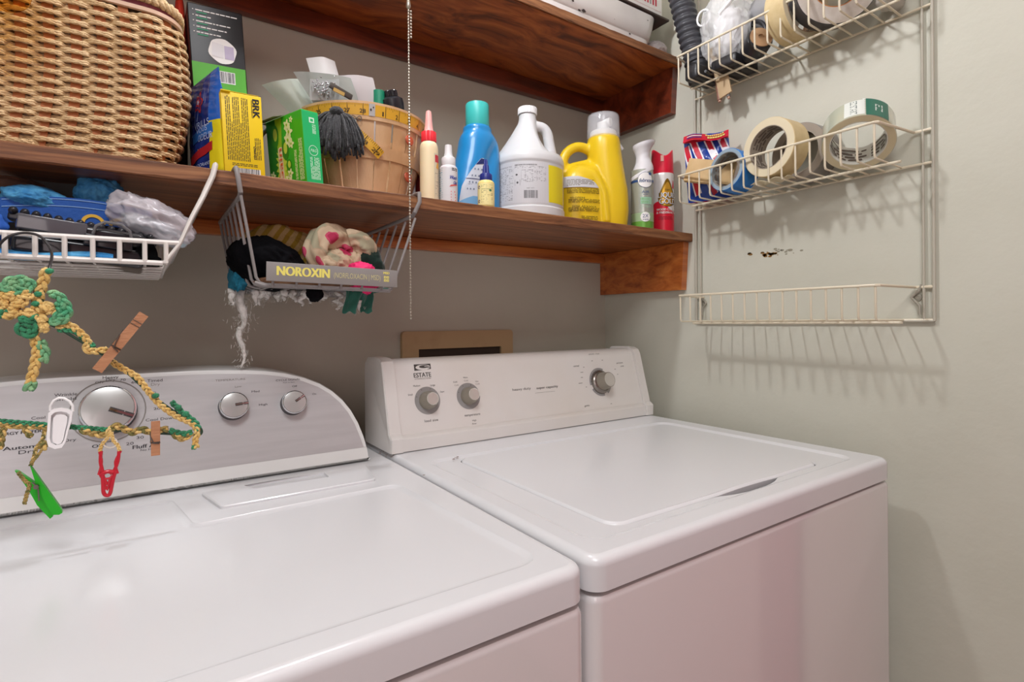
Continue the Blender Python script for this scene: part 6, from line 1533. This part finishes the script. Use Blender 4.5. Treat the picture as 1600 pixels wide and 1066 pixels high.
braid(m, [H(-80, 646), H(-20, 661), H(20, 666), H(60, 667), H(80, 669)], .0022, mis=(0, 1, 0)); braid(m, [H(125, 672), H(150, 678), H(165, 679), H(180, 666), H(195, 671), H(208, 676), H(222, 671), H(236, 676), H(250, 672), H(262, 671)], .0028, mis=(0, 1, 0)); braid(m, [H(270, 678), H(285, 686), H(300, 677)], .0026, mis=(0, 1, 0))
braid(m, [H(70, 672), H(66, 688), H(57, 700), H(54, 712), H(48, 728)], .0014, mis=(0, 1, 0)); braid(m, [H(72, 690), H(66, 702)], .003, mis=(0, 1, 0)); braid(m, [H(6, 668), H(3, 684), H(0, 702)], .0022, mis=(0, 1, 0)); braid(m, [H(38, 668), H(44, 678), H(50, 682)], .0022, mis=(0, 1, 0))
m.build('khaki_crochet', [yarn_m, yarn_y], hg, sharp=180)
def leaf(pxs, r, mt, name, mis=None):
    m = MB(); braid(m, [H(a_, b_, HYp - .004) for a_, b_ in pxs], r); m.build(name, mt, hg, sharp=180)
leafM = mat('pale_green_yarn', '#4fa97c', .85, col2='#97c491', nscale=70, bump=.8, bscale=500)
leaf([(4, 452), (14, 440), (34, 437), (48, 444), (42, 453), (24, 455), (8, 450), (22, 445), (38, 447)], .0034, leafM, 'leaf')
leaf([(78, 462), (88, 460), (100, 472), (106, 486), (100, 499), (84, 503), (90, 494), (97, 484), (90, 472)], .0034, leafM, 'leaf')
leaf([(30, 506), (34, 518), (46, 522), (52, 514), (44, 504), (34, 500), (48, 500), (60, 498)], .0036, yarn_g, 'leaf')
leaf([(-8, 494), (4, 490), (10, 484)], .0034, yarn_g, 'leaf')
for (cx, cy, a_, b_, ang) in ((12, 462, 20, 7, .1), (2, 474, 16, 8, 1), (28, 475, 18, 7, -.3), (18, 490, 18, 7, -.2), (40, 462, 12, 7, 0), (75, 482, 13, 9, .5), (64, 500, 10, 8, .8), (68, 512, 7, 6, .9), (44, 490, 8, 6, 0)):
    ca, sa = math.cos(ang), math.sin(ang)
    m = MB(); pts = []
    for i in range(19):
        q = i / 18 * 2 * PI; e_ = .60; x_ = a_ * e_ * math.cos(q); y_ = b_ * e_ * math.sin(q); pts.append((cx + x_ * ca - y_ * sa, cy + x_ * sa + y_ * ca))
    braid(m, [H(u_, v_, HYp - .003 - .003 * math.sin(i)) for i, (u_, v_) in enumerate(pts)], .0026)
    braid(m, [H(cx - a_ * .4 * ca, cy - a_ * .4 * sa, HYp - .004), H(cx, cy, HYp - .006), H(cx + a_ * .4 * ca, cy + a_ * .4 * sa, HYp - .004)], .0028)
    m.build('petal', yarn_y, hg, sharp=180)
m = MB(); braid(m, [H(52, 516), H(54, 530), H(58, 545), H(56, 560), H(53, 578), H(48, 594), H(47, 600)], .0034); m.build('tail', yarn_y, hg, sharp=180)
m = MB(); braid(m, [H(62, 534), H(68, 545), H(70, 555), H(66, 565)], .0036); braid(m, [H(48, 597), H(47, 604), H(46, 610)], .0040); m.build('tail_end', leafM, hg, sharp=180)

def peg(name, label, A, B, w, y, mt, spring):
    """a two-halved spring peg between two points in the hanger plane"""
    A, B = Vector(A), Vector(B); t = thing(name, label, 'clothes peg', tuple(B), 'pegs on the crocheted hanger')
    X = (B - A); L = X.length; X.normalize(); Yv = Vector((0, 1, 0)); Yv = (Yv - X * Yv.dot(X)).normalized(); Z = X.cross(Yv)
    M_ = Matrix(((X.x, Yv.x, Z.x, A.x), (X.y, Yv.y, Z.y, A.y), (X.z, Yv.z, Z.z, A.z), (0, 0, 0, 1)))
    return t, M_, L
pegw = mat('beech_peg', '#c08a64', .6, col2='#a87452', nscale=20, stretch=(1, 1, 6), bump=.3, bscale=90); steel = mat('spring_steel', '#77716a', .35, metal=.8)
for (a_, b_, yy, lab, w_) in (((225, 491), (152, 579), HYp - .014, 'long wooden clothes peg tilted on the right shoulder of the crocheted hanger', .0098), ((243, 659), (243, 711), HYp - .012, 'short wooden clothes peg clipped upright on the crocheted hanger bottom bar', .0085)):
    t, M_, L = peg('wooden_peg', lab, P(*a_, y=yy), P(*b_, y=yy), w_, yy, pegw, steel)
    for sgn in (-1, 1):
        m = MB(); m.T = M_
        o_ = [(0, .0045 if sgn > 0 else .0045), (L * .45, .0052), (L * .62, .0052), (L * .70, .0048), (L, .0042), (L, .0006), (L * .72, .0003), (L * .60, .0022), (L * .52, .0004), (L * .30, .0006), (0, .0026)]
        m.prism([(u_, sgn * v_) for u_, v_ in o_], lambda u, v, d: Vector((u, v, d)), -w_ / 2, w_ / 2)
        m.build('jaw', pegw, t)
    m = MB(); m.T = M_
    for k in (-1, 1):
        m.tube([(L * .60, -.0056, k * w_ * .5), (L * .60, -.0062, 0), (L * .60, -.0056, -k * w_ * .5)], .0007, 6)
    m.tube([(L * .60, -.0060, -w_ * .5), (L * .60, 0, -w_ * .55), (L * .60, .006, -w_ * .5), (L * .34, .0058, -w_ * .55)], .0007, 6); m.tube([(L * .64, -.0060, w_ * .4), (L * .62, -.0064, -w_ * .2), (L * .42, -.0060, -w_ * .55)], .0007, 6)
    m.tube([(L * .60 + .0018 * math.cos(q), .0018 * math.sin(q), -w_ * .5 + w_ * q / 18.85) for q in [k * .4 for k in range(48)]], .0006, 5)
    if L > .07:
        for k in (.14, .20): m.tube([(L * k, -.0056, -w_ * .5), (L * k, -.0056, w_ * .5)], .0004, 5)
    m.build('spring', steel, t)
# white plastic clip
yy = HYp - .014; t = thing('white_clip', 'white plastic loop-ended clip on the crocheted hanger bottom bar', 'clip', tuple(P(92, 700, y=yy)), 'pegs on the crocheted hanger')
pvc = mat('white_clip_plastic', '#f2f2f2', .3)
def pl(px, py, d=0): return P(px, py, y=yy - d)
m = MB(); oval = [(79, 634), (82, 627), (90, 622), (98, 622), (107, 627), (114, 634), (113.5, 645)]
m.tube([pl(x_, y_) for x_, y_ in [(78.5, 642), (79, 634), (84, 626), (92, 622), (100, 622.5), (108, 627), (113.5, 634), (114, 643)]], .0019, 10, flat=.7); m.build('ring', pvc, t)
m = MB()
def clipo(s, o): return [(s * a_ + o[0], s * b_ + o[1]) for a_, b_ in ()]
outp = [(76, 645), (84, 638.5), (96, 637), (107, 638.5), (114, 643), (112.5, 656), (107, 674), (103, 690), (97, 699), (86, 701), (76, 697), (73.5, 688), (74.5, 668)]
cxx, cyy = 94, 668; inn = [(cxx + (a_ - cxx) * .76, cyy + (b_ - cyy) * .82) for a_, b_ in outp]; inn2 = [(cxx + (a_ - cxx) * .58, cyy + (b_ - cyy) * .74 + 2) for a_, b_ in outp]
toXZ = lambda L_: [(P(a_, b_, y=yy).x, P(a_, b_, y=yy).z) for a_, b_ in L_]
m.prism(toXZ(outp), lambda u, v, d: Vector((u, yy - .003 + d, v)), 0, .0055, holes=[toXZ(inn)]); m.build('frame', pvc, t)
m = MB(); m.prism(toXZ(inn2), lambda u, v, d: Vector((u, yy - .0015 + d, v)), 0, .003); m.plate(toXZ(inn), (), lambda u, v: Vector((u, yy + .0018, v)))
m.build('tongue', pvc, t)
# red vinyl clip, spread below its thread ring
yy = HYp - .012; t = thing('red_clip', 'red vinyl-coated wire clip hanging from the crocheted hanger by a thread ring', 'clip', tuple(P(168, 776, y=yy)), 'pegs on the crocheted hanger')
redv = mat('red_vinyl', '#c01c2e', .3)
m = MB(); q_ = lambda L_, d=0: [P(a_, b_, y=yy - d) for a_, b_ in L_]
m.tube(crv(q_([(158, 705), (157, 722), (160, 738), (155, 743)]), 5), .0017, 10); m.tube(crv(q_([(186, 705), (184, 722), (178, 738), (183, 737)]), 5), .0017, 10)
m.tube(crv(q_([(155, 706), (159, 722), (154, 742)]), 4), .0012, 8); m.tube(crv(q_([(189, 705), (180, 722), (184, 740)]), 4), .0012, 8)
m.tube(crv(q_([(160, 738), (161, 755), (162, 770), (167, 774.5), (172, 771), (176, 752), (180, 737)]), 6), .0019, 10)
m.tube(crv(q_([(160, 740), (168, 757), (172, 748), (167, 766), (163, 752)]), 5), .0012, 8); m.tube(crv(q_([(159, 741), (168, 737), (177, 738)]), 4), .0022, 10); m.build('clip', redv, t)
m = MB(); m.tube(q_([(166 + 9 * math.cos(k), 743 + 5.5 * math.sin(k)) for k in [j * .4 for j in range(16)]]), .0012, 8); m.build('coil', redv, t)
m = MB(); m.tube([P(172 + 11 * math.cos(k), 692 + 8 * math.sin(k), y=yy) for k in [j * 2 * PI / 24 for j in range(24)]], .0010, 8, True); m.build('ring', mat('clear_ring', '#cfc9bf', .25), t)
m = MB(); braid(m, q_([(170, 670), (171, 680), (163, 690), (158, 698), (156, 706)]), .0014); braid(m, q_([(174, 676), (177, 688), (184, 696), (187, 705)]), .0014); m.build('yarn_tie', yarn_y, t, sharp=180)
# green plastic peg, open
yy = HYp - .010; t = thing('green_peg', 'bright green plastic clothes peg hanging lowest over the dryer console edge', 'clothes peg', tuple(P(85, 809, y=yy)), 'pegs on the crocheted hanger')
grn = mat('bright_green_plastic', '#1faa1c', .3)
for o_, d0 in (([(48, 727), (54, 735), (97, 795), (98, 800), (93, 803), (82, 803), (60, 765), (56, 752)], 0), ([(23, 736), (28, 737), (56, 756), (80, 800), (83, 807), (78, 811), (58, 790), (44, 765)], .004)):
    m = MB(); m.prism(toXZ(o_), lambda u, v, d: Vector((u, yy - .004 + d + d0, v)), 0, .0065); m.build('jaw', grn, t)
m = MB(); m.tube(crv(q_([(50, 754), (57, 760), (60, 768), (61, 783)], .007), 5), .0007, 6); m.lathe([(.0003, 0), (.0022, 0), (.0022, .004), (.0003, .004)], P(57, 760, y=yy - .0045), 14, axis=(0, -1, 0)); m.build('spring', steel, t)
m = MB(); braid(m, q_([(66, 702), (57, 715), (50, 722), (49, 728)]), .0010); braid(m, q_([(28, 738), (38, 750), (46, 758), (42, 772), (38, 788)]), .0014); m.build('yarn_tie', yarn_m, t, sharp=180)

# ------------------------------------------------------------------ things on the upper shelf
UZ = 1.8025
enam = mat('chipped_enamel', '#dcdad8', .25, coat=.3, col2='#cfccc8', nscale=6); chip = mat('bare_iron_chip', '#2f2622', .8)
t = thing('enamel_pan', 'large chipped white enamel roasting pan at the right end of the upper shelf', 'pan', (.80, .97, UZ))
def rr3(x0, x1, y0, y1, r, z): return [Vector((u, v, z)) for u, v in rrect(x0, x1, y0, y1, r, 8)]
m = MB(); px0, px1, py0, py1 = .50, 1.030, .876, 1.12
m.rings([rr3(px0 + .014, px1 - .018, py0 + .006, py1 - .01, .03, UZ + .0005), rr3(px0 + .008, px1 - .012, py0 + .001, py1 - .004, .034, UZ + .004), rr3(px0 + .006, px1 - .010, py0, py1 - .003, .034, UZ + .018), rr3(px0 + .008, px1 - .012, py0 + .002, py1 - .004, .034, UZ + .0195), rr3(px0 + .002, px1 - .006, py0 - .002, py1, .036, UZ + .023), rr3(px0, px1 + .004, py0 - .004, py1, .036, UZ + .050), rr3(px0, px1 + .010, py0 - .005, py1, .036, UZ + .078), rr3(px0 + .004, px1 + .006, py0 - .001, py1 - .004, .034, UZ + .080), rr3(px0 + .01, px1 - .01, py0 + .01, py1 - .01, .03, UZ + .026)], True, True)
m.build('pan', enam, t, sharp=50)
m = MB(); rnd = random.Random(8)
for (px, py, r) in ((912, 17, .0062), (895, 1, .004), (984, 53, .0030), (846, 4, .003), (995, 43, .0012), (960, 30, .001), (905, 16, .004), (1012, 32, .002)):
    c = P(px, py, y=py0 - .0052 if py < 40 else py0 - .0006)
    m.add([c] + [c + Vector((math.cos(k * PI / 8) * r * (1 + .35 * math.sin(k * 2.3 + px)), -.0003, math.sin(k * PI / 8) * r * .6 * (1 + .3 * math.cos(k * 3.1)))) for k in range(16)], [(0, 1 + k, 1 + (k + 1) % 16) for k in range(16)])
m.build('chip', chip, t)
m = MB(); m.box(.70, 1.070, .868, 1.11, UZ + .0815, UZ + .0865, .001)
solo('dark_tray', m, mat('dark_brown_board', '#4a3029', .5, col2='#2e2422', nscale=20), 'thin dark brown board lying on top of the enamel pan', 'board', (.9, .98, UZ + .0815))
m = MB(); m.box(.72, 1.052, .874, 1.10, UZ + .0875, UZ + .19, .004)
fb = lambda u, v, d=0: Vector((u, .874 - d, v))
for k in range(7): rect(m, fb, .968 + k * .0095, .9735 + k * .0095, UZ + .108, UZ + .150, 1 if k != 4 else 2)
rect(m, fb, .90, 1.046, UZ + .098, UZ + .0992, 3)
solo('white_carton', m, [mat('white_card', '#e6e4e0', .5), mat('print_crimson', '#b0243a', .5), mat('print_grey', '#8d8a88', .5), mat('print_pale_pink', '#cfa9a9', .5)], 'white box with red printed bars on the dark board above the enamel pan', 'box', (.9, .98, UZ + .0875))
m = MB(); crump(m, (1.074, .930, UZ + .028), (.030, .040, .026), 44, n=5, d2=.06)
solo('white_bundle', m, mat('greyish_plastic_bundle', '#b5acaa', .4), 'pale plastic wrapped bundle squeezed beside the enamel pan', 'bundle', (1.07, .93, UZ), sharp=180)

for o in bpy.data.objects:
    if '_o' in o: del o['_o']
